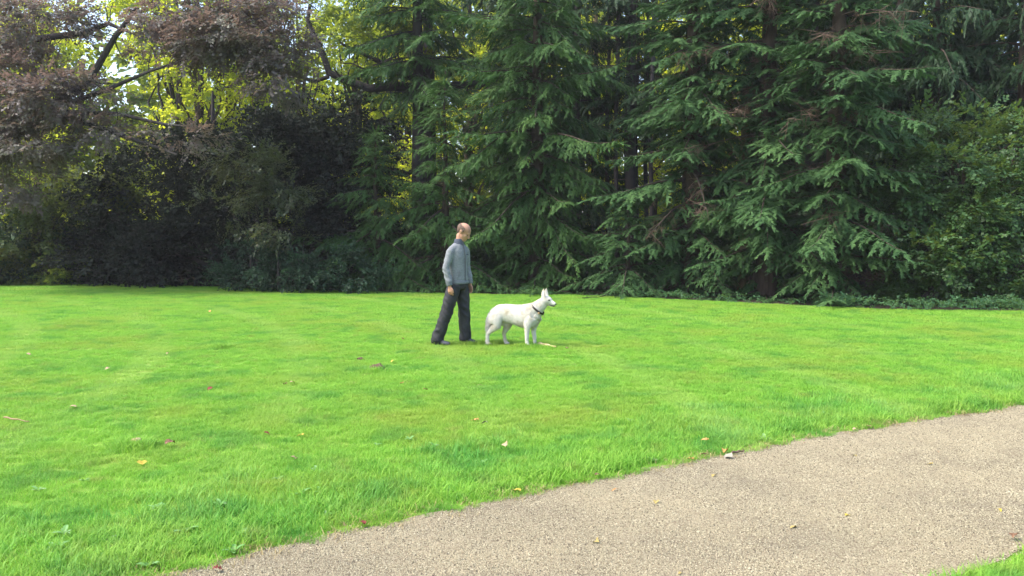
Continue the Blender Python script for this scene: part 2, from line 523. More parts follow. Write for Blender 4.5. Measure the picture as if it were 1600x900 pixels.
def grass_colour(n, l, rnd_out=None, blades=False):
    """shared lawn colour: slow yellow/dry patches, faint mown arcs, world-space"""
    geo = n.new('ShaderNodeNewGeometry')
    def nzn(s, det=4, off=0.0):
        mp = n.new('ShaderNodeMapping'); mp.inputs['Location'].default_value = (off, off * .7, 0)
        mp.inputs['Scale'].default_value = (1, 1, 0)
        l.new(geo.outputs['Position'], mp.inputs[0])
        z = n.new('ShaderNodeTexNoise'); z.inputs['Scale'].default_value = s; z.inputs['Detail'].default_value = det
        l.new(mp.outputs[0], z.inputs['Vector']); return z.outputs[0]
    def ramp(src, a, b, c0=(0, 0, 0, 1), c1=(1, 1, 1, 1)):
        rp = n.new('ShaderNodeValToRGB'); rp.color_ramp.elements[0].position = a; rp.color_ramp.elements[1].position = b
        rp.color_ramp.elements[0].color, rp.color_ramp.elements[1].color = c0, c1
        l.new(src, rp.inputs[0]); return rp.outputs[0]
    def mix(fac, a, b):
        m = n.new('ShaderNodeMix'); m.data_type = 'RGBA'
        l.new(fac, m.inputs[0]); l.new(a, m.inputs[6])
        if isinstance(b, tuple): m.inputs[7].default_value = (*b, 1)
        else: l.new(b, m.inputs[7])
        return m.outputs[2]
    base = ramp(nzn(.9, 5), .3, .7, (*GRASS[0], 1), (*GRASS[1], 1))
    if blades:
        oi = n.new('ShaderNodeObjectInfo')
        ad = n.new('ShaderNodeMath'); ad.operation = 'MULTIPLY_ADD'; ad.inputs[1].default_value = .45
        l.new(geo.outputs['Random Per Island'], ad.inputs[0])
        m2 = n.new('ShaderNodeMath'); m2.operation = 'MULTIPLY'; m2.inputs[1].default_value = .62
        l.new(oi.outputs['Random'], m2.inputs[0]); l.new(m2.outputs[0], ad.inputs[2])
        f = ramp(ad.outputs[0], .15, .95)
        lite = mix(f, ramp(nzn(1.4, 2, 5), .3, .7, (*GRASS[2], 1), (*GRASS[3], 1)), GRASS[4])
        h = n.new('ShaderNodeMix'); h.data_type = 'RGBA'; h.inputs[0].default_value = .8
        l.new(base, h.inputs[6]); l.new(lite, h.inputs[7]); base = h.outputs[2]
    # yellowish-brown thin patches
    patch = ramp(nzn(.62, 6, 11.3), .48, .70)
    pm = n.new('ShaderNodeMath'); pm.operation = 'MULTIPLY'; pm.inputs[1].default_value = .6; l.new(patch, pm.inputs[0])
    base = mix(pm.outputs[0], base, GRASS[5])
    fine = ramp(nzn(4.0, 6, 3.3), .56, .72)
    fm = n.new('ShaderNodeMath'); fm.operation = 'MULTIPLY'; fm.inputs[1].default_value = .5; l.new(fine, fm.inputs[0])
    base = mix(fm.outputs[0], base, GRASS[6])
    clover = ramp(nzn(1.7, 7, 47.0), .53, .62)
    cm = n.new('ShaderNodeMath'); cm.operation = 'MULTIPLY'; cm.inputs[1].default_value = .5; l.new(clover, cm.inputs[0])
    base = mix(cm.outputs[0], base, (.075, .29, .045))
    # mown arcs: rings round a point off to the left
    mp = n.new('ShaderNodeMapping'); mp.inputs['Location'].default_value = (25, -5, 0); mp.inputs['Scale'].default_value = (1, 1, 0)
    l.new(geo.outputs['Position'], mp.inputs[0])
    wv = n.new('ShaderNodeTexWave'); wv.wave_type = 'RINGS'; wv.rings_direction = 'Z'
    wv.inputs['Scale'].default_value = .17; wv.inputs['Distortion'].default_value = 1.6; wv.inputs['Detail'].default_value = 2
    wv.inputs['Detail Scale'].default_value = .25
    l.new(mp.outputs[0], wv.inputs['Vector'])
    arc = ramp(wv.outputs[1], .80, .99)
    fade = ramp(nzn(.35, 4, 31), .36, .60)
    am = n.new('ShaderNodeMath'); am.operation = 'MULTIPLY'; l.new(arc, am.inputs[0]); l.new(fade, am.inputs[1])
    a2 = n.new('ShaderNodeMath'); a2.operation = 'MULTIPLY'; a2.inputs[1].default_value = .5; l.new(am.outputs[0], a2.inputs[0])
    base = mix(a2.outputs[0], base, GRASS[7])
    return base


GRASS = [(.150, .405, .034), (.205, .455, .042), (.085, .28, .032), (.19, .44, .038), (.36, .58, .085), (.33, .41, .060), (.30, .30, .080), (.36, .53, .11)]


def grass_mat(name, blades, tint=None):
    m = bpy.data.materials.new(name)
    n, l = nodes_of(m)
    pb = n['Principled BSDF']; out = n['Material Output']
    col = grass_colour(n, l, blades=blades)
    if tint:                                          # coarser, cooler grass species along the path
        tm = n.new('ShaderNodeMix'); tm.data_type = 'RGBA'; tm.blend_type = 'MULTIPLY'; tm.inputs[0].default_value = 1
        tm.inputs[7].default_value = (*tint, 1); l.new(col, tm.inputs[6]); col = tm.outputs[2]
    l.new(col, pb.inputs['Base Color'])
    pb.inputs['Roughness'].default_value = .6 if blades else .9
    pb.inputs['Specular IOR Level'].default_value = .3 if blades else .1
    if blades:
        tr = n.new('ShaderNodeBsdfTranslucent'); l.new(col, tr.inputs[0])
        ms = n.new('ShaderNodeMixShader'); ms.inputs[0].default_value = .45
        l.new(pb.outputs[0], ms.inputs[1]); l.new(tr.outputs[0], ms.inputs[2]); l.new(ms.outputs[0], out.inputs[0])
    else:
        hs = n.new('ShaderNodeMix'); hs.data_type = 'RGBA'; hs.inputs[0].default_value = .62; hs.inputs[7].default_value = (.10, .13, .025, 1)     # darker soil tone, so gaps between the blades read dark
        l.new(col, hs.inputs[6]); l.new(hs.outputs[2], pb.inputs['Base Color'])
    return m


M['lawn'] = grass_mat('lawn_turf', False)
M['blade'] = grass_mat('grass_blades', True)
M['blade_long'] = grass_mat('long_grass_blades', True, (.84, .95, 1.12))
M['straw'] = noise_mat('dry_straw', (.22, .17, .07), (.42, .34, .16), 30, .8, 0)

# one big sheet to the horizon
xs = np.linspace(-400, 400, 41); ys = np.linspace(-150, 650, 41)
gx, gy = np.meshgrid(xs, ys)
gv = np.stack([gx.ravel(), gy.ravel(), np.full(gx.size, -.03)], 1)
idx = np.arange(41 * 41).reshape(41, 41)
gf = np.stack([idx[:-1, :-1].ravel(), idx[:-1, 1:].ravel(), idx[1:, 1:].ravel(), idx[1:, :-1].ravel()], 1)
tag(link('ground', np_mesh('ground', gv, gf), M['soil']), kind='structure')

# lawn sheet up to the trees
lx = np.linspace(-34, 30, 129)
rows = []
rr = np.linspace(0, 1, 41)
for x in lx:
    dep = edge_depth(x) + .35 + .25 * noise.noise((x * .8, 4, 0))
    rows.append([(x, -12 + (dep + 12) * t, 0) for t in rr])
lv = np.array(rows).reshape(-1, 3)
idx = np.arange(129 * 41).reshape(129, 41)
lf = np.stack([idx[:-1, :-1].ravel(), idx[1:, :-1].ravel(), idx[1:, 1:].ravel(), idx[:-1, 1:].ravel()], 1)
tag(link('lawn', np_mesh('lawn', lv, lf), M['lawn']), kind='structure')


def gravel_mat():
    m = bpy.data.materials.new('gravel_path')
    n, l = nodes_of(m)
    pb = n['Principled BSDF']
    geo = n.new('ShaderNodeNewGeometry')
    vo = n.new('ShaderNodeTexVoronoi'); vo.inputs['Scale'].default_value = 130
    l.new(geo.outputs['Position'], vo.inputs['Vector'])
    rp = n.new('ShaderNodeValToRGB')
    e = rp.color_ramp.elements
    e[0].position, e[0].color = 0, (.21, .165, .115, 1)
    e[1].position, e[1].color = 1, (.435, .39, .265, 1)
    x = e.new(.35); x.color = (.29, .253, .165, 1)
    x = e.new(.7); x.color = (.365, .325, .215, 1)
    sx = n.new('ShaderNodeSeparateColor'); l.new(vo.outputs['Color'], sx.inputs[0]); l.new(sx.outputs[0], rp.inputs[0])
    nz = n.new('ShaderNodeTexNoise'); nz.inputs['Scale'].default_value = 1.1; nz.inputs['Detail'].default_value = 5
    l.new(geo.outputs['Position'], nz.inputs['Vector'])
    r2 = n.new('ShaderNodeValToRGB'); r2.color_ramp.elements[0].position, r2.color_ramp.elements[1].position = .35, .65
    r2.color_ramp.elements[0].color = (.72, .70, .70, 1); r2.color_ramp.elements[1].color = (1.0, .97, .93, 1)
    l.new(nz.outputs[0], r2.inputs[0])
    mm = n.new('ShaderNodeMix'); mm.data_type = 'RGBA'; mm.blend_type = 'MULTIPLY'; mm.inputs[0].default_value = 1
    l.new(rp.outputs[0], mm.inputs[6]); l.new(r2.outputs[0], mm.inputs[7])
    l.new(mm.outputs[2], pb.inputs['Base Color'])
    pb.inputs['Roughness'].default_value = .95; pb.inputs['Specular IOR Level'].default_value = .15
    n2 = n.new('ShaderNodeTexNoise'); n2.inputs['Scale'].default_value = 24; n2.inputs['Detail'].default_value = 8
    l.new(geo.outputs['Position'], n2.inputs['Vector'])
    ad = n.new('ShaderNodeMath'); ad.operation = 'SUBTRACT'; l.new(n2.outputs[0], ad.inputs[0]); l.new(vo.outputs['Distance'], ad.inputs[1])
    bp = n.new('ShaderNodeBump'); bp.inputs['Strength'].default_value = .9; bp.inputs['Distance'].default_value = .012
    l.new(ad.outputs[0], bp.inputs['Height']); l.new(bp.outputs[0], pb.inputs['Normal'])
    return m


M['gravel'] = gravel_mat()
W = 9
pv, pf = [], []
for i in range(len(far_edge)):
    for j in range(W):
        t = j / (W - 1)
        q = far_edge[i] * (1 - t) + near_edge[i] * t
        pv.append((q[0], q[1], .004 + .012 * sin(pi * t)))
for i in range(len(far_edge) - 1):
    for j in range(W - 1):
        a = i * W + j
        pf.append((a, a + 1, a + W + 1, a + W))
path = link('gravel_path', np_mesh('gravel_path', pv, pf), M['gravel'], smooth=True)
tag(path, kind='structure')


# ------------------------------------------------------------------ grass blades and gravel grains: instanced stuff
def tuft_mesh(name, r, n, rad, h, w, lean=.5):
    v, f = [], []
    for i in range(n):
        a = r.uniform(0, 2 * pi); q = rad * math.sqrt(r.random())
        p = np.array([q * cos(a), q * sin(a), -.005])
        b = r.uniform(0, 2 * pi)
        d = np.array([cos(b), sin(b), 0]); s = np.array([-sin(b), cos(b), 0])
        hh = h * r.uniform(.5, 1.25); ln = hh * r.uniform(.1, 1) * lean
        ww = w * r.uniform(.7, 1.2) * .5
        m = p + d * ln * .4 + np.array([0, 0, hh * .62]); t = p + d * ln + np.array([0, 0, hh])
        k = len(v)
        v += [p - s * ww, p + s * ww, m + s * ww * .8, m - s * ww * .8, t]
        f += [(k, k + 1, k + 2, k + 3), (k + 3, k + 2, k + 4, k + 4)]
    me = bpy.data.meshes.new(name)
    me.from_pydata([tuple(x) for x in v], [], [x if x[2] != x[3] else x[:3] for x in f])
    me.update()
    return me


def scatter(name, meshes, mat, pts, scale, kind_label):
    """one object of instanced copies on a cloud of points"""
    col = bpy.data.collections.new(name + '_sources')
    for i, me in enumerate(meshes):
        me.materials.append(mat)
        col.objects.link(bpy.data.objects.new('%s_source' % name, me))
    me = bpy.data.meshes.new(name)
    me.vertices.add(len(pts)); me.vertices.foreach_set('co', np.asarray(pts, np.float32).ravel())
    r = np.random.default_rng(len(pts))
    for nm, ty, val in (('turn', 'FLOAT', r.uniform(0, 6.283, len(pts)).astype(np.float32)), ('size', 'FLOAT', np.asarray(scale, np.float32)),
                        ('pick', 'INT', r.integers(0, len(meshes), len(pts)).astype(np.int32))):
        at = me.attributes.new(nm, ty, 'POINT'); at.data.foreach_set('value', val)
    o = link(name, me)
    ng = bpy.data.node_groups.new(name + '_nodes', 'GeometryNodeTree')
    ng.interface.new_socket('Geometry', in_out='INPUT', socket_type='NodeSocketGeometry')
    ng.interface.new_socket('Geometry', in_out='OUTPUT', socket_type='NodeSocketGeometry')
    n, l = ng.nodes, ng.links
    gi, go = n.new('NodeGroupInput'), n.new('NodeGroupOutput')
    ip = n.new('GeometryNodeInstanceOnPoints'); ci = n.new('GeometryNodeCollectionInfo')
    ci.inputs['Collection'].default_value = col
    ci.inputs['Separate Children'].default_value = True; ci.inputs['Reset Children'].default_value = True
    def attr(nm, ty):
        a = n.new('GeometryNodeInputNamedAttribute'); a.data_type = ty; a.inputs[0].default_value = nm; return a.outputs[0]
    cx = n.new('ShaderNodeCombineXYZ'); l.new(attr('turn', 'FLOAT'), cx.inputs[2])
    l.new(gi.outputs[0], ip.inputs['Points']); l.new(ci.outputs[0], ip.inputs['Instance'])
    ip.inputs['Pick Instance'].default_value = True
    l.new(attr('pick', 'INT'), ip.inputs['Instance Index']); l.new(cx.outputs[0], ip.inputs['Rotation']); l.new(attr('size', 'FLOAT'), ip.inputs['Scale'])
    l.new(ip.outputs[0], go.inputs[0])
    md = o.modifiers.new('scatter', 'NODES'); md.node_group = ng
    tag(o, kind_label[0], kind_label[1], kind='stuff')
    return o


rg = np.random.default_rng(21)
tufts = [tuft_mesh('grass_tuft', rg, 48, .078, .046, .0044, 1.6) for _ in range(6)]
tufts_far = [tuft_mesh('grass_tuft', rg, 60, .17, .042, .009, 1.6) for _ in range(5)]


def lawn_points(x0, x1, y0, y1, dens, half=.62):
    n = int((x1 - x0) * (y1 - y0) * dens)
    P = np.stack([rg.uniform(x0, x1, n), rg.uniform(y0, y1, n)], 1)
    P = P[np.abs(P[:, 0]) < half * P[:, 1] + 1.6]                   # what the camera and its neighbours can see
    P = P[P[:, 1] < edge_depth(P[:, 0]) + .25]
    return P


near = lawn_points(-8, 8, 2.6, 9.0, 400)
mid = lawn_points(-11, 11, 9.0, 15.5, 330)
P = np.concatenate([near, mid])
ps = path_side(P)
keep = (ps < .015 + .04 * rg.random(len(P))) | (ps > PATH_W - .02)
P, ps = P[keep], ps[keep]
edge_boost = np.exp(-np.clip(-ps - .12, 0, 9) / .45) * (ps < 0) + (ps > 0) * .45
nzv = np.array([noise.noise((x * 1.3, y * 1.3, 5)) for x, y in P])
size = (.72 + .22 * nzv + .62 * edge_boost * (1 + nzv)) * rg.uniform(.75, 1.25, len(P))
size[(ps > -.10) & (ps < .1)] *= .62
size[(ps < -6)] *= .9
tufts_long = [tuft_mesh('grass_tuft', rg, 30, .075, .064, .0054, 1.4) for _ in range(6)]
tufts_straw = [tuft_mesh('grass_tuft', rg, 22, .08, .022, .0035, 3.0) for _ in range(4)]
far_n = np.array([noise.noise((x * .9, y * .9, 21)) for x, y in P])
isl = (ps > -1.5 + .5 * far_n) & (ps < 0) & (rg.random(len(P)) < .5 * np.clip(1.1 + ps / 1.4 + 1.1 * far_n, 0, 1))
lp = P[isl]
scatter('grass', tufts_long, M['blade_long'], np.c_[lp, np.zeros(len(lp))], (rg.uniform(.55, 1.15, len(lp)) * (1 + .35 * far_n[isl])) * np.clip(.45 + .55 * (-ps[isl]) / .25, .45, 1),
        ('longer cooler green grass in a band beside the gravel path', 'grass'))
ei = rg.integers(30, len(far_edge) - 20, 420)
ep = far_edge[ei] + nr[ei] * rg.normal(-.03, .06, (420, 1))
scatter('dry_grass', tufts_straw, M['straw'], np.c_[ep, np.full(len(ep), .012)], rg.uniform(.5, 1.3, len(ep)), ('flattened straw coloured dry grass along the edge of the path', 'dry grass'))
P, size = P[~isl], size[~isl]
grass_a = scatter('grass', tufts, M['blade'], np.c_[P, np.zeros(len(P))], size, ('short bright green grass covering the lawn beside the path', 'grass'))
FEET = [pix(x, y) for x, y in ((683, 538), (692, 538), (728, 538), (738, 538), (763, 538), (786, 535), (826, 543), (833, 541), (850, 545), (345, 544), (347, 543), (590, 581), (212, 699), (205, 698))]
ft = np.array([[f.x + rg.normal() * .06, f.y - .03 + rg.normal() * .05, 0] for f in FEET for _ in range(13)])
scatter('grass', tufts, M['blade'], ft, rg.uniform(1.0, 1.7, len(ft)), ('slightly longer green grass round the feet of man and dog', 'grass'))
P = lawn_points(-19, 16, 15.0, 27.5, 120)
grass_b = scatter('grass', tufts_far, M['blade'], np.c_[P, np.zeros(len(P))], rg.uniform(.6, 1.0, len(P)), ('mown green grass of the far lawn below the trees', 'grass'))


def grain_cluster(r, n, rad):
    v, f = [], []
    for i in range(n):
        a = r.uniform(0, 2 * pi); q = rad * math.sqrt(r.random())
        s = r.uniform(.0014, .0036) * (1.8 if r.random() < .05 else 1)
        c = np.array([q * cos(a), q * sin(a), s * .35])
        base = np.array([[1, 0, 0], [-1, 0, 0], [0, 1, 0], [0, -1, 0], [0, 0, .8], [0, 0, -.8]], float) * s * r.uniform(.7, 1.3, (6, 3))
        t = r.uniform(0, pi); Rm = np.array([[cos(t), -sin(t), 0], [sin(t), cos(t), 0], [0, 0, 1]])
        k = len(v)
        v += [tuple(c + Rm @ b) for b in base]
        f += [(k + a_, k + b_, k + c_) for a_, b_, c_ in ((0, 2, 4), (2, 1, 4), (1, 3, 4), (3, 0, 4), (2, 0, 5), (1, 2, 5), (3, 1, 5), (0, 3, 5))]
    me = bpy.data.meshes.new('gravel_grains'); me.from_pydata(v, [], f); me.update()
    return me


def grain_mat():
    m = bpy.data.materials.new('gravel_grains')
    n, l = nodes_of(m); pb = n['Principled BSDF']
    geo = n.new('ShaderNodeNewGeometry'); rp = n.new('ShaderNodeValToRGB')
    e = rp.color_ramp.elements
    e[0].color = (.10, .082, .062, 1); e[1].color = (.49, .445, .315, 1)
    for p_, c_ in ((.14, (.10, .082, .062, 1)), (.22, (.27, .235, .15, 1)), (.6, (.355, .315, .208, 1)), (.88, (.435, .39, .265, 1))):
        x = e.new(p_); x.color = c_
    l.new(geo.outputs['Random Per Island'], rp.inputs[0]); l.new(rp.outputs[0], pb.inputs['Base Color'])
    pb.inputs['Roughness'].default_value = .9; pb.inputs['Specular IOR Level'].default_value = .2
    return m


rg2 = np.random.default_rng(5)
n = 26000
Q = np.stack([rg2.uniform(-3.5, 8, n), rg2.uniform(2.6, 11, n)], 1)
Q = Q[np.abs(Q[:, 0]) < .62 * Q[:, 1] + 1]
qs = path_side(Q)
Q, qs = Q[(qs > .02) & (qs < PATH_W - .03)], qs[(qs > .02) & (qs < PATH_W - .03)]
qz = .004 + .012 * np.sin(np.pi * np.clip(qs / PATH_W, 0, 1))
scatter('gravel', [grain_cluster(rg2, 60, .075) for _ in range(6)], grain_mat(), np.c_[Q, qz], rg2.uniform(.7, 1.25, len(Q)),
        ('loose fine grey brown gravel on the path', 'gravel'))

# ------------------------------------------------------------------ trees
# --- conifers of the front row, from left to right
X = ax
conifer('spruce_tree', 'young green spruce with pointed tip directly behind the standing man', (X(688, 22.6) , 24.4, -.03), 6.0, 3.3, 'spruce', 'spruce', 3,
        step=0.36, per=8, droop=.62, upturn=.75, lens=.8, gap=0.1)
conifer('spruce_tree', 'tall spruce with dark trunk rising behind the young pointed spruce', (X(655, 27.5), 27.5, -.03), 17, 3.6, 'spruce', 'spruce', 7,
        zmin=6.0, zmax=9.8, step=0.42, per=8, droop=.6, upturn=.55, lens=.85, shape=.6, trunk_r=.24, gap=0.15, bark='bark_dark')
conifer('spruce_tree', 'broad tall spruce with drooping layered boughs behind the white dog', (X(838, 24.6), 24.6, -.03), 15, 3.6, 'spruce', 'spruce', 12,
        zmax=8.4, step=0.42, per=9, droop=.66, upturn=.6, lens=.85, shape=.75, trunk_r=.2, gap=0.14)
conifer('spruce_tree', 'low spruce with long branch reaching left in front of the dark purple trees', (X(585, 24.8), 25.2, -.03), 4.6, 3.3, 'spruce', 'spruce', 31,
        step=.36, per=8, droop=.5, upturn=.45, lens=.8, gap=0.2)
conifer('fir_tree', 'blue green fir left of the snapped pale trunk', (X(1085, 22.8), 23.2, -.03), 14, 2.9, 'fir', 'fir', 17,
        zmax=8.4, step=0.4, per=9, droop=.55, upturn=.35, lens=.9, shape=.5, dead=.05, gap=0.12)
conifer('fir_tree', 'blue green fir with brown dead twigs, middle of the right group', (X(1205, 21.6), 22.0, -.03), 14, 2.8, 'fir', 'fir', 23,
        zmax=8.0, step=0.4, per=9, droop=.5, upturn=.35, lens=.9, shape=.5, dead=.14, gap=0.14)
conifer('fir_tree', 'wide low skirted fir reaching forward over the lawn edge on the right', (X(1325, 19.8), 20.6, -.03), 13, 2.6, 'fir', 'fir', 29,
        zmax=7.6, step=0.38, per=9, droop=.5, upturn=.4, lens=.9, shape=.5, dead=.12, gap=0.1)
conifer('fir_tree', 'small low fir at the foot of the dark gap beside the blue green firs', (X(985, 22.0), 22.6, -.03), 2.6, 2.2, 'fir', 'fir', 37,
        step=.3, per=7, droop=.45, upturn=.4, lens=.8)
drooping = conifer('spruce_tree', 'dark drooping spruce standing behind the hornbeam on the right', (X(1455, 24.5), 24.5, -.03), 16, 3.0, 'dark_conifer', 'droop', 41,
        zmin=2.0, zmax=9.0, step=0.5, per=7, droop=.75, upturn=.2, lens=1.0, shape=.5, trunk_r=.2, gap=0.1)
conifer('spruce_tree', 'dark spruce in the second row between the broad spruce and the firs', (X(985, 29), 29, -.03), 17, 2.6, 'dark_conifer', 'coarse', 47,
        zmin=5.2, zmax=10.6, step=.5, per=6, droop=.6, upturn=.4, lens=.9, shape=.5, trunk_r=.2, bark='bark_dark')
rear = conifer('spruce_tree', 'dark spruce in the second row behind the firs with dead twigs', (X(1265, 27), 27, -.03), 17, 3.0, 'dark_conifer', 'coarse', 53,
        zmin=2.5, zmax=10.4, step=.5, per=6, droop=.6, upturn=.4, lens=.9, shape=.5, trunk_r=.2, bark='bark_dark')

def copy_thing(root):
    c = root.copy(); C.objects.link(c)
    for ch in root.children:
        d = ch.copy(); C.objects.link(d); d.parent = c
    return c


def again(src, label, px, dep, turn, sc=1.0):
    c = copy_thing(src); c.location = (X(px, dep), dep, -.03); c.rotation_euler = (0, 0, turn); c.scale = (sc, sc, sc); c['label'] = label
    return c


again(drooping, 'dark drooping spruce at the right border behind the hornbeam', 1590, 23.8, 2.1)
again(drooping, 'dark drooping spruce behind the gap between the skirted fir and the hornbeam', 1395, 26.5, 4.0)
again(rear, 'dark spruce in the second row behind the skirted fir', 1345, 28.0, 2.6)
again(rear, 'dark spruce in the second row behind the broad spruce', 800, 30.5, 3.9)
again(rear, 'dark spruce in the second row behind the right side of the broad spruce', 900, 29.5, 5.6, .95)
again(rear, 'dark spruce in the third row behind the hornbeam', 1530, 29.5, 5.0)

# --- broadleaf trees
def blob(px, py, depth, rx, ry, rz, n, base):
    """clump centred where the photo shows it, relative to the tree base"""
    p = R(PITCH)
    z = CAM_H + depth * math.tan(math.atan((450 - py) / FPX) - p)
    return ((X(px, depth) - base[0], depth - base[1], z), (rx, ry, rz), n)


B = (X(-60, 25.5), 26.0)
def bl(px, py, dep): 
    c = blob(px, py, dep, 1, 1, 1, 1, B)[0]; return c
limbs = [([bl(-60, 215, 26), bl(30, 205, 25), bl(85, 170, 24.4), bl(150, 120, 24), bl(190, 55, 23.8), bl(225, 10, 23.6)], .16, .05),
         ([bl(30, 205, 25), bl(90, 172, 24.2), bl(140, 190, 23.8), bl(210, 215, 23.4), bl(280, 240, 23.0)], .13, .03),
         ([bl(90, 172, 24.2), bl(190, 176, 23.6), bl(260, 192, 23.2), bl(330, 200, 22.8)], .07, .02),
         ([bl(-60, 100, 26), bl(60, 60, 25), bl(140, 50, 24.4), bl(180, 35, 24), bl(215, 50, 23.6)], .13, .03),
         ([bl(85, 170, 24.4), bl(170, 140, 24), bl(240, 110, 23.6), bl(300, 90, 23.2)], .08, .02)]
cl = []
for px, py, dep, rx, rz, n in ((40, 140, 23.5, 1.5, .9, 330), (-60, 60, 24, 1.7, 1.2, 300), (100, 150, 22.8, 1.2, .5, 200), (60, 30, 23.8, 1.5, .6, 260), (120, 118, 24, .5, .25, 34),
                               (120, 8, 24, .7, .3, 50), (300, 15, 23.5, 1.2, .8, 240), (400, 25, 23, 1.3, 1.0, 330), (340, 70, 23.2, 1.0, .5, 190), (430, 80, 23, .9, .6, 180), (250, 65, 23.6, .6, .25, 50), (360, 40, 23.2, 1.1, .5, 170),
                               (150, 200, 23.2, .9, .3, 70), (60, 215, 23, 1.4, .7, 260), (-40, 190, 23, 1.3, 1.0, 220), (290, 212, 22.9, .7, .15, 40),
                               (440, 125, 23, .6, .3, 70), (20, 265, 23.3, 1.2, .7, 160)):
    cl.append(blob(px, py, dep, rx * 1.15, 1.2, rz * 1.1, int(n * 2.25), B))
broadleaf('copper_beech', 'old copper beech with spreading limbs and purple brown leaves over the left of the lawn', (B[0], B[1], -.03), 12, cl, 'copper', 'beech', 5,
          trunk_r=.42, size=.48, limbs=limbs, lim=False)

B = (X(395, 24.0), 25.0)
broadleaf('copper_shrub', 'bronze leaved low beech bush arching out in front of the dark purple trees', (B[0], B[1], -.03), 3.6,
          [blob(400, 262, 24.2, 1.3, 1.0, .32, 180, B), blob(440, 300, 23.8, .8, .9, .55, 170, B), blob(350, 320, 24.2, .6, .8, .4, 70, B), blob(450, 350, 23.6, .5, .7, .5, 90, B), blob(370, 250, 24.2, .9, .8, .25, 80, B)],
          'copper_green', 'beech_small', 9, trunk_r=.07, size=.55, stems=3, cat='shrub')
B = (X(330, 27), 27.5)
broadleaf('yew_tree', 'very dark purple tree filling the space left of the spruces', (B[0], B[1], -.03), 7.0,
          [blob(430, 235, 27, 1.8, 1.6, .7, 460, B), blob(500, 200, 27, 1.8, 1.6, .9, 480, B), blob(330, 260, 27.2, 2.0, 1.6, .8, 420, B), blob(480, 290, 27, 2.0, 1.6, 1.1, 480, B),
           blob(250, 310, 27.2, 2.2, 1.6, 1.2, 560, B), blob(400, 350, 26.8, 2.0, 1.5, 1.1, 500, B), blob(300, 400, 26.6, 2.2, 1.2, .8, 480, B), blob(520, 380, 26.2, 1.6, 1.2, .9, 420, B), blob(540, 270, 26.6, 1.5, 1.2, 1.2, 380, B), blob(200, 400, 27, 1.8, 1.3, .8, 380, B)],
          'dark_yew', 'yew', 13, trunk_r=.2, size=.75, upb=0)
B = (X(455, 23.6), 24.3)
broadleaf('bush', 'rounded dark blue green bush at the lawn edge left of the man', (B[0], B[1], -.03), 1.6,
          [blob(440, 425, 23.6, 1.3, .8, .42, 300, B), blob(400, 405, 24.0, .8, .7, .5, 190, B), blob(510, 420, 23.3, .8, .7, .5, 220, B), blob(370, 435, 24.2, .8, .6, .3, 130, B), blob(560, 435, 23.2, .6, .5, .35, 120, B)],
          'blue_bush', 'yew', 14, trunk_r=.04, size=.4, stems=4, cat='bush')
B = (X(60, 27), 27.6)
broadleaf('hazel_shrub', 'olive green leafy shrub catching the sun on the far left', (B[0], B[1], -.03), 4.2,
          [blob(40, 300, 27, 1.5, 1.0, .8, 300, B), blob(30, 370, 26.8, 1.4, 1.0, .7, 260, B), blob(100, 340, 27, .9, .9, .6, 150, B), blob(120, 300, 27.5, 1.2, .9, .6, 170, B), blob(-80, 330, 27, 1.6, 1, 1.4, 300, B), blob(180, 270, 27.6, 1.2, .9, .5, 150, B)],
          'olive', 'beech', 15, trunk_r=.07, size=.6, stems=4, cat='shrub')
B = (X(85, 27), 27.0)
broadleaf('holly_shrub', 'low bright green shrub at the lawn edge on the far left', (B[0], B[1], -.03), 1.2,
          [blob(90, 420, 26.8, .7, .5, .3, 110, B), blob(110, 405, 26.8, .3, .3, .25, 50, B), blob(60, 435, 26.7, .7, .4, .15, 80, B)],
          'oak', 'ragged', 16, trunk_r=.03, size=.35, stems=3, cat='shrub')
B = (X(20, 28), 28.4)
broadleaf('yew_tree', 'dark evergreen shrub behind the olive green shrub on the far left', (B[0], B[1], -.03), 3,
          [blob(60, 400, 28, 2.6, 1, .9, 420, B), blob(-60, 410, 28, 2.6, 1, .9, 380, B), blob(160, 420, 28, 1.8, 1, .7, 260, B), blob(150, 340, 28.4, 1.4, 1, .8, 200, B)],
          'dark_conifer', 'yew', 18, trunk_r=.08, size=.7)

# oak with the long arching limb, second row
B = (X(668, 28.5), 28.8)
def bo(px, py, dep=28.3): return blob(px, py, dep, 1, 1, 1, 1, B)[0]
limbs = [([bo(668, 140, 28.8), bo(620, 133), bo(580, 137), bo(545, 125), bo(518, 112), bo(508, 80), bo(496, 55), bo(486, 30), bo(490, 5)], .17, .05),
         ([bo(518, 118), bo(495, 126), bo(470, 118), bo(450, 100), bo(430, 85)], .07, .02),
         ([bo(505, 75), bo(485, 68), bo(470, 60), bo(462, 40)], .05, .015),
         ([bo(660, 125, 28.8), bo(625, 112), bo(602, 98), bo(590, 92), bo(565, 80), bo(540, 68), bo(520, 50)], .13, .025),
         ([bo(602, 98), bo(612, 90), bo(625, 85)], .06, .02), ([bo(597, 75), bo(580, 52), bo(560, 48)], .04, .015),
         ([bo(668, 150, 28.8), bo(710, 132), bo(760, 128), bo(800, 110), bo(830, 95)], .16, .03),
         ([bo(590, 105), bo(575, 108), bo(555, 98), bo(535, 97)], .04, .015)]
cl = [blob(px, py, dep, rx, 1.2, rz, n, B) for px, py, dep, rx, rz, n in
      ((470, 20, 28, 1.1, .5, 110), (540, 20, 28, 1.2, .45, 110), (440, 90, 28.2, .9, .5, 80), (545, 60, 28, .9, .3, 46), (480, 85, 28.4, .7, .3, 36), (600, 30, 28.4, 1.2, .6, 120),
       (560, 90, 28.8, 1.2, .4, 46), (720, 60, 28.6, 1.1, .5, 80), (780, 90, 28.6, 1.0, .4, 60), (420, 40, 28.4, .8, .5, 70))]
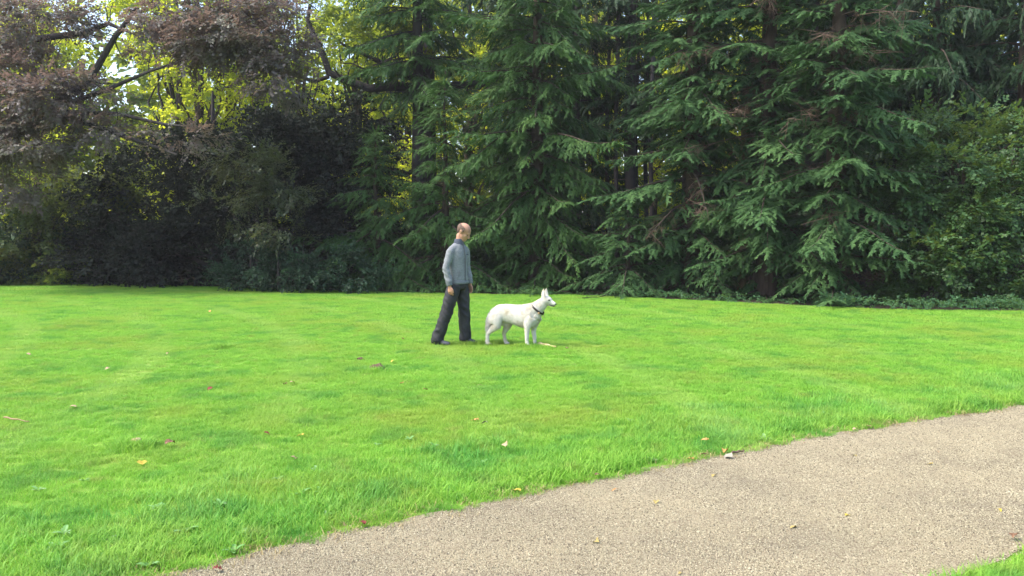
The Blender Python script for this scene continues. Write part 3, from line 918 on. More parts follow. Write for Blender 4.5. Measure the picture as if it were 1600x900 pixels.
broadleaf('oak_tree', 'oak with a long dark arching limb showing between the spruce and the copper beech', (B[0], B[1], -.03), 12, cl, 'oak', 'oak', 21,
          trunk_r=.36, size=.5, limbs=limbs, lim=False)

# hornbeam wall on the right
B = (X(1510, 20.5), 21.0)
cl = [blob(px, py, dep, rx, ry, rz, n, B) for px, py, dep, rx, ry, rz, n in
      ((1440, 200, 21, .9, .8, .35, 170), (1520, 190, 21, .8, .8, .3, 140), (1580, 230, 20.6, .9, .8, .5, 260), (1480, 260, 20.4, 1.1, .9, .5, 330), (1420, 300, 20.4, .7, .7, .5, 210),
       (1560, 300, 20.0, 1.0, .8, .5, 320), (1490, 330, 20.0, 1.0, .8, .4, 300), (1600, 360, 19.6, .9, .7, .5, 260), (1520, 380, 19.6, 1.0, .7, .35, 280), (1450, 390, 19.6, .8, .6, .3, 200),
       (1590, 420, 19.2, .8, .6, .3, 190), (1680, 300, 20, 1.2, .9, 1.0, 330), (1690, 400, 19.6, 1.1, .8, .7, 260), (1490, 420, 19.4, .6, .5, .22, 110), (1640, 180, 20.6, 1.0, .8, .7, 220), (1400, 245, 21, .8, .7, .3, 120),
       (1440, 455, 20.2, .9, .5, .25, 170), (1530, 460, 19.6, .9, .5, .22, 170), (1610, 462, 19.2, .9, .5, .25, 170), (1700, 455, 19.2, .9, .5, .3, 170), (1400, 340, 20.8, .6, .6, .5, 150), (1410, 430, 20.6, .6, .5, .4, 140))]
broadleaf('hornbeam_tree', 'leafy green hornbeam with layered foliage at the right border of the lawn', (B[0], B[1], -.03), 4.2, cl, 'hornbeam', 'beech', 25,
          trunk_r=.11, size=.5, stems=3, bark='bark')
B = (X(1440, 20), 21.6)

# undergrowth along the foot of the trees
def undergrowth():
    r = np.random.default_rng(77)
    sp = Sprays('ragged', r)
    for px, n, hh in [(x, 26, .16) for x in range(960, 1250, 22)] + [(x, 34, .20) for x in range(1250, 1720, 20)] + [(x, 9, .10) for x in range(560, 960, 26)] + [(x, 7, .10) for x in range(-60, 560, 30)]:
        patch = max(.12, min(1, .5 + 1.6 * noise.noise((px * .018, 3.3, 0))))
        for k in range(int(n * patch)):
            x = X(px + r.uniform(-16, 16), 21.5)
            y = float(edge_depth(x)) + r.uniform(.0, .8)
            a = r.uniform(0, 2 * pi)
            hgt = hh * r.uniform(.4, 2.0) * (.5 + .7 * patch)
            sp.add((x, y, hgt * .5), (cos(a), sin(a), r.uniform(.1, .8)), (r.normal() * .3, r.normal() * .3, 1), r.uniform(.14, .30))
    o = sp.build('undergrowth', M['undergrowth'], None)
    tag(o, 'low leafy undergrowth along the foot of the trees', 'undergrowth', kind='stuff')
undergrowth()

# --- second and third row: tall thin trunks with sunlit crowns
rb = np.random.default_rng(99)
SUNNY = [(64, 33, 0), (285, 33, 1), (318, 32, 0), (360, 34, 1), (60, 36, 0), (470, 33, 0), (560, 35, 1), (640, 34, 0), (735, 33, 0), (800, 36, 1), (885, 33, 0), (960, 36, 1), (1020, 33, 0), (1110, 36, 0),
         (1170, 31, 1), (1240, 34, 0), (1330, 32, 1), (1420, 35, 0), (1500, 33, 0), (1600, 32, 1), (-80, 34, 1)]
BEHIND = ['behind the low bright shrub on the far left', 'behind the middle of the copper beech limbs', 'above the dark purple tree', 'above the left end of the dark bush',
          'behind the olive green shrub on the far left', 'under the left end of the arching oak limb', 'just left of the oak trunk behind its limb', 'directly behind the oak trunk', 'behind the gap right of the young spruce tip',
          'behind the left half of the broad spruce', 'behind the right half of the broad spruce', 'behind the left thin trunks of the dark gap', 'behind the right thin trunks of the dark gap', 'behind the fir left of the snapped trunk',
          'directly behind the snapped pale trunk', 'behind the middle fir with dead twigs', 'behind the skirted fir', 'between the skirted fir and the hornbeam', 'behind the hornbeam', 'at the right border behind the hornbeam',
          'at the left border behind the copper beech trunk']
protos = []
for i, (px, dep, ty) in enumerate(SUNNY):
    if i < 6:
        cl = [((rb.uniform(-1.7, 1.7), rb.uniform(-1, 1), 1.6 + 10.2 * (k + rb.random()) / 15), (rb.uniform(.8, 1.5), 1.0, rb.uniform(.4, .8)), 48) for k in range(15)]
        o = broadleaf('beech_tree', 'slim beech with sunlit yellow green leaves glimpsed through the trees in the rear wood', (0, 0, 0), 13, cl, 'sunny', 'ragged', 200 + i,
                      trunk_r=rb.uniform(.10, .18), bark='bark_dark' if ty else 'bark', size=.62, group='sunlit beeches in the wood behind')
        protos.append(o)
    else:
        o = copy_thing(protos[i % 6])
    o.location = (X(px, dep), dep, -.03)
    o.rotation_euler = (0, 0, rb.uniform(0, 6.28))
    o['label'] = 'slim beech with sunlit yellow green leaves ' + BEHIND[i]
# the trunk with sunlight put into its pale bark colour, and the thin trunks in the dark gap
def bare_trunk(name, label, px, dep, rad, h, bark, group=None):
    o = empty(name, (X(px, dep), dep, -.03)); tag(o, label, 'tree', group)
    t = Tubes(); t.add([(.04 * sin(z), .03 * cos(z * .8), z) for z in np.linspace(-.2, h, 10)], [rad * (1.2 - .06 * i) for i in range(10)], 9); t.build('trunk', M[bark], o)
    w = Tubes(); r = np.random.default_rng(int(px))
    for k in range(16):
        z = r.uniform(2, h - .5); a = r.uniform(0, 2 * pi)
        q = limb_path(r, (0, 0, z), (cos(a), sin(a), -.1), r.uniform(.4, 1.3), 5, .3)
        w.add(q, [.02, .016, .012, .009, .006, .003], 4)
    tag(w.build('branches', M['dead'], o), kind='stuff')
    return o
bare_trunk('pine_tree', 'bare trunk with yellow sunlight put into its bark, in the gap right of the dog', 928, 30.6, .10, 12, 'bark_pale')
for nth, px in zip(('leftmost', 'second from the left', 'third from the left', 'fourth from the left', 'fifth from the left', 'rightmost'), (948, 962, 978, 993, 1008, 1016)):
    bare_trunk('pine_tree', 'thin bare trunk, %s of six beside the firs' % nth, px, 27.5 + (px % 5) * .7, .07, 11, 'bark_dark', 'thin trunks in the dark gap')
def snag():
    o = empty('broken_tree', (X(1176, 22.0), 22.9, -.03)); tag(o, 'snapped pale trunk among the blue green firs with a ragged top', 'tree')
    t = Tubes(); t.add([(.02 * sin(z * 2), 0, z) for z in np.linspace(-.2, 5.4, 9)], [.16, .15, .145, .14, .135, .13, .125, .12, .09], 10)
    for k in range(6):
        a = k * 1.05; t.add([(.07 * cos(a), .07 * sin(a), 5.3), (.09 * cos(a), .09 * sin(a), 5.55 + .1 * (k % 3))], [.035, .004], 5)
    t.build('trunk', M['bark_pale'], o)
    w = Tubes(); r = np.random.default_rng(8)
    for k in range(16):
        z = r.uniform(2.2, 5.2); a = r.uniform(0, 2 * pi)
        q = limb_path(r, (0, 0, z), (cos(a), sin(a) - .6, -.3), r.uniform(.5, 1.2), 5, .4); w.add(q, [.02, .016, .012, .009, .006, .003], 4)
    tag(w.build('branches', M['dead'], o), kind='stuff')
snag()

# far wood that reads as one mass
def far_wood():
    r = np.random.default_rng(55)
    sp = Sprays('big', r)
    for k in range(10000):
        x = r.uniform(-42, 42); y = r.uniform(40, 50)
        lim_ = 13.5 + 3.0 * noise.noise((x * .16, 1.0, 0)) - 5.0 * math.exp(-((x + 20) / 2.4) ** 2) - 4.2 * math.exp(-((x + 10) / 2.6) ** 2)
        z = lim_ * r.random() ** .9 if k > 1800 else 4.5 * r.random()
        d = Vector((r.normal(), r.normal() - .4, r.normal() * .4))
        sp.add((x, y, z), d, (r.normal() * .6, r.normal() * .6 - .4, 1), r.uniform(1.2, 2.1))
    o = sp.build('far_wood', M['far'], None)
    tag(o, 'far sunlit wood closing the gaps between the trees', 'wood', kind='stuff')
far_wood()
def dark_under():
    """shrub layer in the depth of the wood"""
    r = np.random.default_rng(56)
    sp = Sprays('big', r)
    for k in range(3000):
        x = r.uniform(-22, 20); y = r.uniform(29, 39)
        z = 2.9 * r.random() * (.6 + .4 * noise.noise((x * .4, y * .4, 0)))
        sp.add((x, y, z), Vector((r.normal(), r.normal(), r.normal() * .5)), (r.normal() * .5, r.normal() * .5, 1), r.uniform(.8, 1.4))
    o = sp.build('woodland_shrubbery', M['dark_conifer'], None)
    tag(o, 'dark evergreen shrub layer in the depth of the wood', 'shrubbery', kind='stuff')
dark_under()


# ------------------------------------------------------------------ man and dog: lofted volumes fused by a voxel remesh
WORK = bpy.data.scenes.new('workbench')      # only for evaluating the fused volumes; removed at the end


class Vol:
    def __init__(self): self.bm = bmesh.new()
    def tube(self, pts, rad, side=None, k=18):
        """rad: scalar or (a,b) per point; a lies along `side`"""
        pts = [Vector(p) for p in pts]; rings = []
        u = None
        for i, p in enumerate(pts):
            t = (pts[min(i + 1, len(pts) - 1)] - pts[max(i - 1, 0)]).normalized()
            ref = Vector(side) if side is not None else (u if u is not None else t.orthogonal())
            u = (ref - t * ref.dot(t)).normalized()
            w = t.cross(u)
            ra, rb_ = rad[i] if isinstance(rad[i], (tuple, list)) else (rad[i], rad[i])
            rings.append([self.bm.verts.new(p + u * cos(2 * pi * j / k) * ra + w * sin(2 * pi * j / k) * rb_) for j in range(k)])
        for a, b in zip(rings, rings[1:]):
            for j in range(k): self.bm.faces.new((a[j], a[(j + 1) % k], b[(j + 1) % k], b[j]))
        self.bm.faces.new(list(reversed(rings[0]))); self.bm.faces.new(rings[-1])
    def ball(self, c, r, rot=None):
        m = Matrix.Translation(Vector(c)) @ (rot.to_4x4() if rot else Matrix.Identity(4)) @ Matrix.Diagonal((*(r if isinstance(r, (tuple, list)) else (r, r, r)), 1))
        bmesh.ops.create_icosphere(self.bm, subdivisions=3, radius=1, matrix=m)
    def build(self, name, mat, parent, voxel=.008, smooth=4, disp=None):
        bmesh.ops.recalc_face_normals(self.bm, faces=self.bm.faces)
        me = bpy.data.meshes.new(name + '_raw'); self.bm.to_mesh(me); self.bm.free()
        tmp = bpy.data.objects.new(name + '_raw', me); WORK.collection.objects.link(tmp)
        md = tmp.modifiers.new('r', 'REMESH'); md.mode = 'VOXEL'; md.voxel_size = voxel
        if smooth:
            s = tmp.modifiers.new('s', 'SMOOTH'); s.iterations = smooth; s.factor = .5
        vl = WORK.view_layers[0]; vl.update(); dg = vl.depsgraph
        out = bpy.data.meshes.new_from_object(tmp.evaluated_get(dg))
        bpy.data.objects.remove(tmp); bpy.data.meshes.remove(me)
        out.name = name
        if disp:
            nv = len(out.vertices)
            co, no = np.empty(nv * 3, np.float32), np.empty(nv * 3, np.float32)
            out.vertices.foreach_get('co', co); out.vertices.foreach_get('normal', no)
            co, no = co.reshape(-1, 3), no.reshape(-1, 3)
            am = np.array([disp(Vector(c)) for c in co.tolist()], np.float32)
            out.vertices.foreach_set('co', (co + no * am[:, None]).ravel()); out.update()
        return link(name, out, mat, parent, smooth=True)


def plain(name, col, rough=.6, spec=.4):
    m = bpy.data.materials.new(name); n, l = nodes_of(m); pb = n['Principled BSDF']
    pb.inputs['Base Color'].default_value = (*col, 1); pb.inputs['Roughness'].default_value = rough; pb.inputs['Specular IOR Level'].default_value = spec
    return m


M['skin'] = noise_mat('skin', (.34, .175, .11), (.45, .25, .165), 14, .5, .05, 120)
M['jacket'] = noise_mat('grey_fleece', (.155, .165, .178), (.225, .236, .25), 70, .9, .25, 300)
M['jacket_trim'] = noise_mat('grey_ribbing', (.13, .145, .16), (.18, .195, .21), 60, .9, .4, 260)
M['collar_dark'] = noise_mat('dark_collar_cloth', (.05, .06, .085), (.08, .09, .12), 60, .9, .3, 240)
M['trousers'] = noise_mat('dark_grey_trousers', (.016, .016, .019), (.034, .034, .039), 9, .65, .3, 90)
M['shoe'] = noise_mat('dark_shoes', (.025, .028, .035), (.07, .075, .09), 20, .6, .2)
M['hair'] = noise_mat('cropped_hair', (.085, .052, .038), (.19, .13, .10), 60, .8, .5, 300)
M['zip'] = plain('zip_metal', (.05, .055, .06), .4, .5)
M['dark_eye'] = plain('dark_eye', (.012, .01, .008), .15, .6)

mp_ = pix(716, 538.5)
man = empty('person', (mp_.x, mp_.y, 0))
tag(man, 'balding man in grey zip jacket and dark trousers looking down at the white dog', 'person')
SH = Vector((.42, .46, 0)).normalized()             # direction of his left shoulder (seen from behind the right one)
FW = Vector((SH.y, -SH.x, 0))                       # the way his chest points: to the right and towards the path
rs, ls = Vector((-.096, -.120, 1.338)), Vector((.106, .118, 1.338))
rel, rwr = Vector((-.158, -.176, 1.10)), Vector((-.106, -.192, .865))
lel, lwr = Vector((.118, .165, 1.10)), Vector((.165, .125, .875))
rh, lh = Vector((-.038, -.072, .90)), Vector((.048, .070, .90))
rk, ran = Vector((-.155, -.095, .475)), Vector((-.290, -.105, .09))
lk, lan = Vector((.078, .075, .48)), Vector((.098, .085, .09))
hc = Vector((.088, -.01, 1.606))                    # middle of the skull
HF = Vector((.82, -.26, -.60)).normalized()         # the way he looks: along the lawn and down to the dog
HS = Vector((0, 0, 1)).cross(HF).normalized()       # his left
HU = HF.cross(HS).normalized()
HR = Matrix((HF, HS, HU)).transposed()


def H(f, s, u): return hc + HF * f + HS * s + HU * u


b = Vol()
# skull, face, jaw, neck
b.ball(H(-.014, 0, .030), (.102, .079, .089), HR)
b.ball(H(.030, 0, -.030), (.066, .062, .080), HR)
b.ball(H(.050, 0, -.085), (.040, .042, .036), HR)                # jaw and chin
b.ball(H(.073, 0, -.098), (.018, .022, .018), HR)
b.ball(H(.078, 0, .018), (.018, .052, .018), HR)                  # brow
b.tube([H(.090, 0, .008), H(.103, 0, -.016), H(.113, 0, -.034), H(.098, 0, -.044)], [.009, .011, .014, .010], k=10)   # nose
b.ball(H(.088, 0, -.066), (.012, .024, .008), HR)                 # lips
b.ball(H(.085, 0, -.077), (.012, .021, .007), HR)
for s in (-1, 1):
    b.ball(H(.060, s * .040, -.028), (.024, .020, .022), HR)      # cheekbones
    b.ball(H(-.012, s * .079, -.012), (.020, .010, .032), HR)     # ears
    b.ball(H(-.018, s * .084, -.002), (.018, .007, .022), HR)
nb = Vector((.010, .0, 1.41))
b.tube([nb - Vector((0, 0, .05)), nb + Vector((.012, 0, .03)), H(-.022, 0, -.075), H(-.005, 0, -.03)], [.066, .057, .050, .048])
# torso, pelvis, limbs (slimmer than the clothes over them)
b.tube([(.005, 0, .88), (.0, 0, 1.0), (-.005, 0, 1.15), (-.005, 0, 1.30), (.005, 0, 1.40)], [(.108, .080), (.106, .078), (.122, .090), (.130, .092), (.07, .06)], side=SH)
for p in ((rs, rel, rwr), (ls, lel, lwr)):
    b.tube([p[0], p[0].lerp(p[1], .5), p[1], p[1].lerp(p[2], .4), p[2]], [.048, .044, .038, .036, .027])
for h_, k_, a_ in ((rh, rk, ran), (lh, lk, lan)):
    b.tube([h_ - Vector((0, 0, .03)), h_.lerp(k_, .5), k_, k_.lerp(a_, .35), a_], [.052, .064, .054, .052, .036])


def hand(b, wr, out, fwd, thumb):
    """hanging, slightly curled hand: `out` points from palm to back, `fwd` towards the thumb side"""
    dn = Vector((.06, -.02, -1)).normalized()
    b.tube([wr + Vector((0, 0, .02)), wr + dn * .025, wr + dn * .06, wr + dn * .092], [(.026, .021), (.030, .019), (.040, .016), (.040, .014)], side=fwd, k=14)
    for i, (o, ln) in enumerate(((.030, .068), (.010, .076), (-.011, .071), (-.030, .056))):
        p0 = wr + dn * .080 + fwd * o
        p1 = p0 + (dn * .92 - out * .22 + fwd * o * 5.5) * ln * .45
        p2 = p1 + (dn * .75 - out * .62) * ln * .32
        p3 = p2 + (dn * .45 - out * .88) * ln * .25
        b.tube([p0, p1, p2, p3], [.0092, .0086, .0080, .0064], k=9)
    t0 = wr + dn * .030 + fwd * .026
    t1 = t0 + (dn * .75 + fwd * .62 - out * .2) * .034
    t2 = t1 + (dn * .95 + fwd * .10 - out * .25) * .030
    t3 = t2 + (dn * .95 - fwd * .1 - out * .25) * .022
    b.tube([t0, t1, t2, t3], [.014, .0118, .0104, .008], k=9)


hand(b, rwr + Vector((0, 0, -.012)), -SH, FW, 1)
hand(b, lwr + Vector((0, 0, -.012)), SH, FW, 1)
b.build('body', M['skin'], man, .006, 2)


def fold(co, amp, sx, sz, seed):
    a = noise.noise((co.x * sx + seed, co.y * sx, co.z * sz))
    c = noise.noise((co.x * sx * 2.3, co.y * sx * 2.3 + seed, co.z * sz * 1.9))
    return amp * ((1 - abs(a) * 2.2) + .5 * c - .4)


# jacket: torso and sleeves in one garment
j = Vol()
j.tube([(.012, -.002, .885), (.010, 0, .93), (.004, 0, 1.02), (-.002, 0, 1.14), (-.004, 0, 1.26), (.0, 0, 1.34), (.006, 0, 1.395), (.012, 0, 1.435)],
       [(.136, .106), (.146, .120), (.140, .120), (.142, .123), (.150, .124), (.150, .110), (.112, .090), (.078, .072)], side=SH, k=26)
for p, sg in ((( rs, rel, rwr), -1), ((ls, lel, lwr), 1)):
    s0 = p[0] - Vector((0, 0, .008))
    j.ball(s0, (.054, .054, .050))
    j.tube([Vector((.012, 0, 1.425)), Vector((.010, 0, 1.40)).lerp(p[0], .5) + Vector((0, 0, .012)), p[0] + Vector((0, 0, .004))], [.052, .056, .050])
    j.tube([s0, s0.lerp(p[1], .35) , s0.lerp(p[1], .7), p[1], p[1].lerp(p[2], .4), p[1].lerp(p[2], .8), p[2] + Vector((0, 0, .03))], [.055, .056, .052, .051, .050, .049, .047])


def jdisp(co):
    rel_z = co.z
    arm = 1.0 if abs(Vector((co.x, co.y, 0)).dot(SH)) > .17 else .55
    low = 1.3 if rel_z < 1.08 else .8
    return fold(Vector((co.x, co.y, co.z + .5 * co.x - .3 * co.y)), .0065 * arm * low, 7, 15, 2.0)


jk = j.build('jacket', M['jacket'], man, .0085, 5, jdisp)
# ribbed hem, cuffs, stand-up collar, zip, pocket seams, chest badge
hm = Vol(); hm.tube([(.014, -.002, .866), (.013, -.002, .885), (.012, 0, .918)], [(.150, .120), (.157, .127), (.154, .120)], side=SH, k=28)
hm.build('waistband', M['jacket_trim'], man, .008, 2)
for w, e in ((rwr, rel), (lwr, lel)):
    c = Vol(); d = (e - w).normalized(); c.tube([w - d * .012, w + d * .012, w + d * .05], [.041, .044, .050])
    c.build('cuff', M['jacket_trim'], man, .006, 2)
nk = (H(-.022, 0, -.075) - nb).normalized()
co_ = Vol(); co_.tube([nb + Vector((0, 0, -.005)), nb + nk * .035, nb + nk * .090 - FW * .008], [(.084, .078), (.074, .070), (.067, .064)], side=SH, k=24)
cb = co_.build('collar', M['collar_dark'], man, .006, 2)
z_ = Tubes()
zp = []
for z, f in ((.875, .110), (.93, .121), (1.02, .123), (1.14, .126), (1.26, .126), (1.34, .113), (1.40, .089), (1.44, .078), (1.475, .071)):
    zp.append(Vector((.006, 0, z)) + FW * (f + .003) + SH * .012)
z_.add(zp, [.006] * len(zp), 6); z_.build('zip', M['zip'], man)
z_ = Tubes()
for sg in (-1, 1):
    a = Vector((.005, 0, 1.06)) + SH * (sg * .075) + FW * .107; c = Vector((.005, 0, .95)) + SH * (sg * .100) + FW * .090
    q = Tubes(); q.add([a, a.lerp(c, .5) + FW * .004, c], [.004, .0045, .004], 5); q.build('pocket_seam', M['jacket_trim'], man)
bd = bmesh.new()
bc = Vector((.0, 0, 1.285)) + SH * .080 + FW * .107
bmesh.ops.create_cube(bd, size=1, matrix=Matrix.Translation(bc) @ Matrix((SH, FW, Vector((0, 0, 1)))).transposed().to_4x4() @ Matrix.Diagonal((.034, .012, .014, 1)))
me = bpy.data.meshes.new('chest_badge'); bd.to_mesh(me); bd.free(); link('chest_badge', me, M['collar_dark'], man)

# trousers
t = Vol()
t.tube([(.010, 0, .925), (.008, 0, .88), (.005, 0, .84), (.0, 0, .80)], [(.128, .100), (.134, .108), (.140, .114), (.12, .10)], side=SH, k=26)
for h_, k_, a_ in ((rh, rk, ran), (lh, lk, lan)):
    d = (a_ - k_).normalized()
    t.tube([h_ + Vector((0, 0, -.035)), h_.lerp(k_, .3), h_.lerp(k_, .65), k_, k_.lerp(a_, .4), k_.lerp(a_, .75), a_ - d * .02, a_ + d * .035],
           [.084, .098, .094, .086, .083, .084, .088, .086])


def tdisp(co):
    near_knee = math.exp(-((co.z - .47) / .12) ** 2)
    near_hem = math.exp(-((co.z - .14) / .12) ** 2)
    q = Vector((co.x + .25 * co.z, co.y, co.z + .5 * co.x))
    return fold(q, .006 + .006 * near_knee + .007 * near_hem, 9, 8.5, 9.0)


t.build('trousers', M['trousers'], man, .009, 9, tdisp)
for a_, d in ((ran, Vector((.93, -.30, 0))), (lan, Vector((.86, -.50, 0)))):
    s = Vol(); g = Vector((a_.x, a_.y, 0)); d.normalize(); w = Vector((-d.y, d.x, 0))
    up = .02 if a_ is ran else 0
    s.tube([g - d * .085 + Vector((0, 0, .045 + up)), g - d * .03 + Vector((0, 0, .055 + up * .8)), g + d * .05 + Vector((0, 0, .048)), g + d * .13 + Vector((0, 0, .036)), g + d * .19 + Vector((0, 0, .028))],
           [(.036, .040), (.042, .055), (.046, .045), (.048, .034), (.030, .024)], side=w)
    s.build('shoe', M['shoe'], man, .007, 3)
# hair: cropped band at the back and sides of the skull, bare crown
hb = bmesh.new()
bmesh.ops.create_icosphere(hb, subdivisions=5, radius=1)
kill = []
for v in hb.verts:
    f, s, u = v.co
    lim_u = .52 - .45 * max(0, f + .1) + .07 * noise.noise((f * 4, s * 4, 1))          # bald above this line
    front = .34 + .08 * noise.noise((u * 5, s * 5, 2))
    ok = u < lim_u and f < front and (u > -.30 or (f < -.30 and u > -.80))
    if not ok: kill.append(v)
bmesh.ops.delete(hb, geom=kill, context='VERTS')
for v in hb.verts:
    f, s, u = v.co
    g = 1.035 + .02 * noise.noise((f * 14, s * 14, u * 14))
    v.co = H(-.014, 0, .030) + HF * f * .102 * g + HS * s * .079 * g + HU * u * .089 * g
me = bpy.data.meshes.new('hair'); hb.to_mesh(me); hb.free()
hair = link('hair', me, M['hair'], man, smooth=True)
sol = hair.modifiers.new('thickness', 'SOLIDIFY'); sol.thickness = .006; sol.offset = 0
for s in (-1, 1):
    e = Vol(); e.ball(H(.0815, s * .032, -.004), (.007, .009, .006), HR); e.build('eye', M['dark_eye'], man, .004, 1)
    q = Tubes(); q.add([H(.086, s * .014, .014), H(.088, s * .030, .020), H(.078, s * .048, .014)], [.003, .0045, .003], 5); q.build('eyebrow', M['hair'], man)

# dog --------------------------------------------------------------
def fur_mat():
    m = bpy.data.materials.new('white_fur')
    n, l = nodes_of(m); pb = n['Principled BSDF']
    tc = n.new('ShaderNodeTexCoord')
    nz = n.new('ShaderNodeTexNoise'); nz.inputs['Scale'].default_value = 5.5; nz.inputs['Detail'].default_value = 6
    l.new(tc.outputs['Object'], nz.inputs['Vector'])
    rp = n.new('ShaderNodeValToRGB'); e = rp.color_ramp.elements
    e[0].position, e[0].color = .36, (.42, .36, .26, 1); e[1].position, e[1].color = .52, (.57, .54, .48, 1)
    l.new(nz.outputs[0], rp.inputs[0]); l.new(rp.outputs[0], pb.inputs['Base Color'])
    pb.inputs['Roughness'].default_value = .8; pb.inputs['Specular IOR Level'].default_value = .2
    mpn = n.new('ShaderNodeMapping'); mpn.inputs['Scale'].default_value = (40, 90, 130); l.new(tc.outputs['Object'], mpn.inputs[0])
    n2 = n.new('ShaderNodeTexNoise'); n2.inputs['Scale'].default_value = 1; n2.inputs['Detail'].default_value = 6; l.new(mpn.outputs[0], n2.inputs['Vector'])
    bp = n.new('ShaderNodeBump'); bp.inputs['Strength'].default_value = .5; bp.inputs['Distance'].default_value = .01
    l.new(n2.outputs[0], bp.inputs['Height']); l.new(bp.outputs[0], pb.inputs['Normal'])
    return m


M['fur'] = fur_mat()
M['nose'] = plain('black_nose', (.012, .012, .013), .35, .5)
M['mouth'] = plain('dark_lips', (.018, .013, .014), .5, .4)
M['tongue'] = plain('tongue', (.42, .13, .13), .5, .4)
M['leather'] = noise_mat('dark_leather', (.020, .015, .014), (.045, .03, .026), 30, .5, .2)
M['brass'] = plain('brass_tag', (.35, .22, .10), .35, .6)
M['ear_in'] = noise_mat('ear_lining', (.55, .45, .40), (.66, .56, .50), 20, .8, .1)

dp = pix(797, 540)
dog = empty('dog', (dp.x, dp.y, 0), R(-23))
tag(dog, 'white shepherd dog with dark collar standing beside the man', 'dog')
d = Vol()
YA = (0, 1, 0)
d.tube([(-.300, 0, .430), (-.255, 0, .432), (-.17, 0, .456), (-.06, 0, .460), (.06, 0, .447), (.17, 0, .430), (.27, 0, .427), (.35, 0, .432), (.410, 0, .440)],
       [(.050, .050), (.088, .086), (.100, .120), (.094, .129), (.098, .137), (.106, .158), (.109, .175), (.104, .162), (.058, .090)], side=YA, k=24)
# neck ruff and head
d.tube([(.26, 0, .475), (.335, 0, .500), (.41, 0, .545), (.475, 0, .600), (.525, 0, .645)], [(.090, .128), (.088, .117), (.077, .098), (.066, .082), (.058, .068)], side=YA, k=22)
d.tube([(.36, 0, .40), (.40, 0, .44), (.43, 0, .50)], [(.07, .06), (.075, .07), (.06, .06)], side=YA)
d.ball((.540, 0, .660), (.080, .068, .066))
d.ball((.572, 0, .655), (.062, .056, .054))
d.tube([(.57, 0, .645), (.615, 0, .632), (.655, 0, .615), (.682, 0, .602)], [(.048, .048), (.036, .036), (.030, .029), (.023, .021)], side=YA)
d.tube([(.56, 0, .612), (.605, 0, .590), (.645, 0, .576)], [(.030, .022), (.024, .014), (.016, .010)], side=YA)
for s in (-1, 1):
    y = s
    # ear: upright, pointed, cupped
    d.tube([(.525, y * .042, .690), (.520, y * .050, .745), (.522, y * .053, .790), (.530, y * .052, .832)], [(.044, .018), (.038, .013), (.024, .009), (.004, .004)], side=(.9, .35 * y, 0), k=14)
# tail
d.tube([(-.250, 0, .470), (-.302, 0, .425), (-.328, .005, .345), (-.338, .01, .265), (-.342, .012, .195), (-.332, .012, .14)], [.030, .040, .046, .048, .040, .014])
# front legs: shoulder, elbow, wrist, paw
for y, x0, xf in ((-.075, .295, .290), (.075, .335, .345)):
    d.tube([(x0 + .045, y * .85, .42), (x0 + .01, y, .34), (x0 - .005, y, .265), (x0 - .008, y, .20), (xf - .004, y, .135), (xf - .004, y, .09), (xf + .002, y, .045), (xf + .006, y, .022)],
           [(.050, .085), (.046, .066), (.036, .043), (.030, .034), (.027, .030), (.023, .025), (.026, .027), (.028, .024)], side=YA)
    d.tube([(xf - .012, y, .022), (xf + .030, y, .022), (xf + .058, y, .016)], [(.026, .022), (.032, .022), (.022, .014)], side=YA)
# hind legs: thigh, stifle in front, hock behind, upright shank, paw
for y, st, hk, ft in ((-.078, (-.175, .300), (-.315, .165), (-.322, .02)), (.078, (-.065, .295), (-.135, .160), (-.112, .02))):
    hx = -.215 if y < 0 else -.185
    d.tube([(hx, y * .8, .450), (hx + .02, y, .375), ((hx + st[0]) / 2 + .01, y, .33), (st[0], y, st[1] - .02), ((st[0] + hk[0]) / 2, y, (st[1] + hk[1]) / 2 - .012), (hk[0] + .006, y, hk[1]), ((hk[0] + ft[0]) / 2 + .006, y, .09), (ft[0] + .012, y, .04), (ft[0] + .02, y, .022)],
           [(.062, .100), (.066, .105), (.062, .098), (.052, .068), (.036, .042), (.026, .029), (.022, .025), (.025, .026), (.026, .022)], side=YA)
    d.tube([(ft[0], y, .022), (ft[0] + .040, y, .022), (ft[0] + .068, y, .016)], [(.024, .021), (.030, .021), (.021, .014)], side=YA)


def fdisp(co):
    sc_ = 1.0 if co.x < .48 else .35
    return sc_ * .35 * (.004 * noise.noise((co.x * 26, co.y * 30, co.z * 16)) + .0035 * noise.noise((co.x * 55, co.y * 60, co.z * 28)))


body = d.build('body', M['fur'], dog, .0075, 8, fdisp)


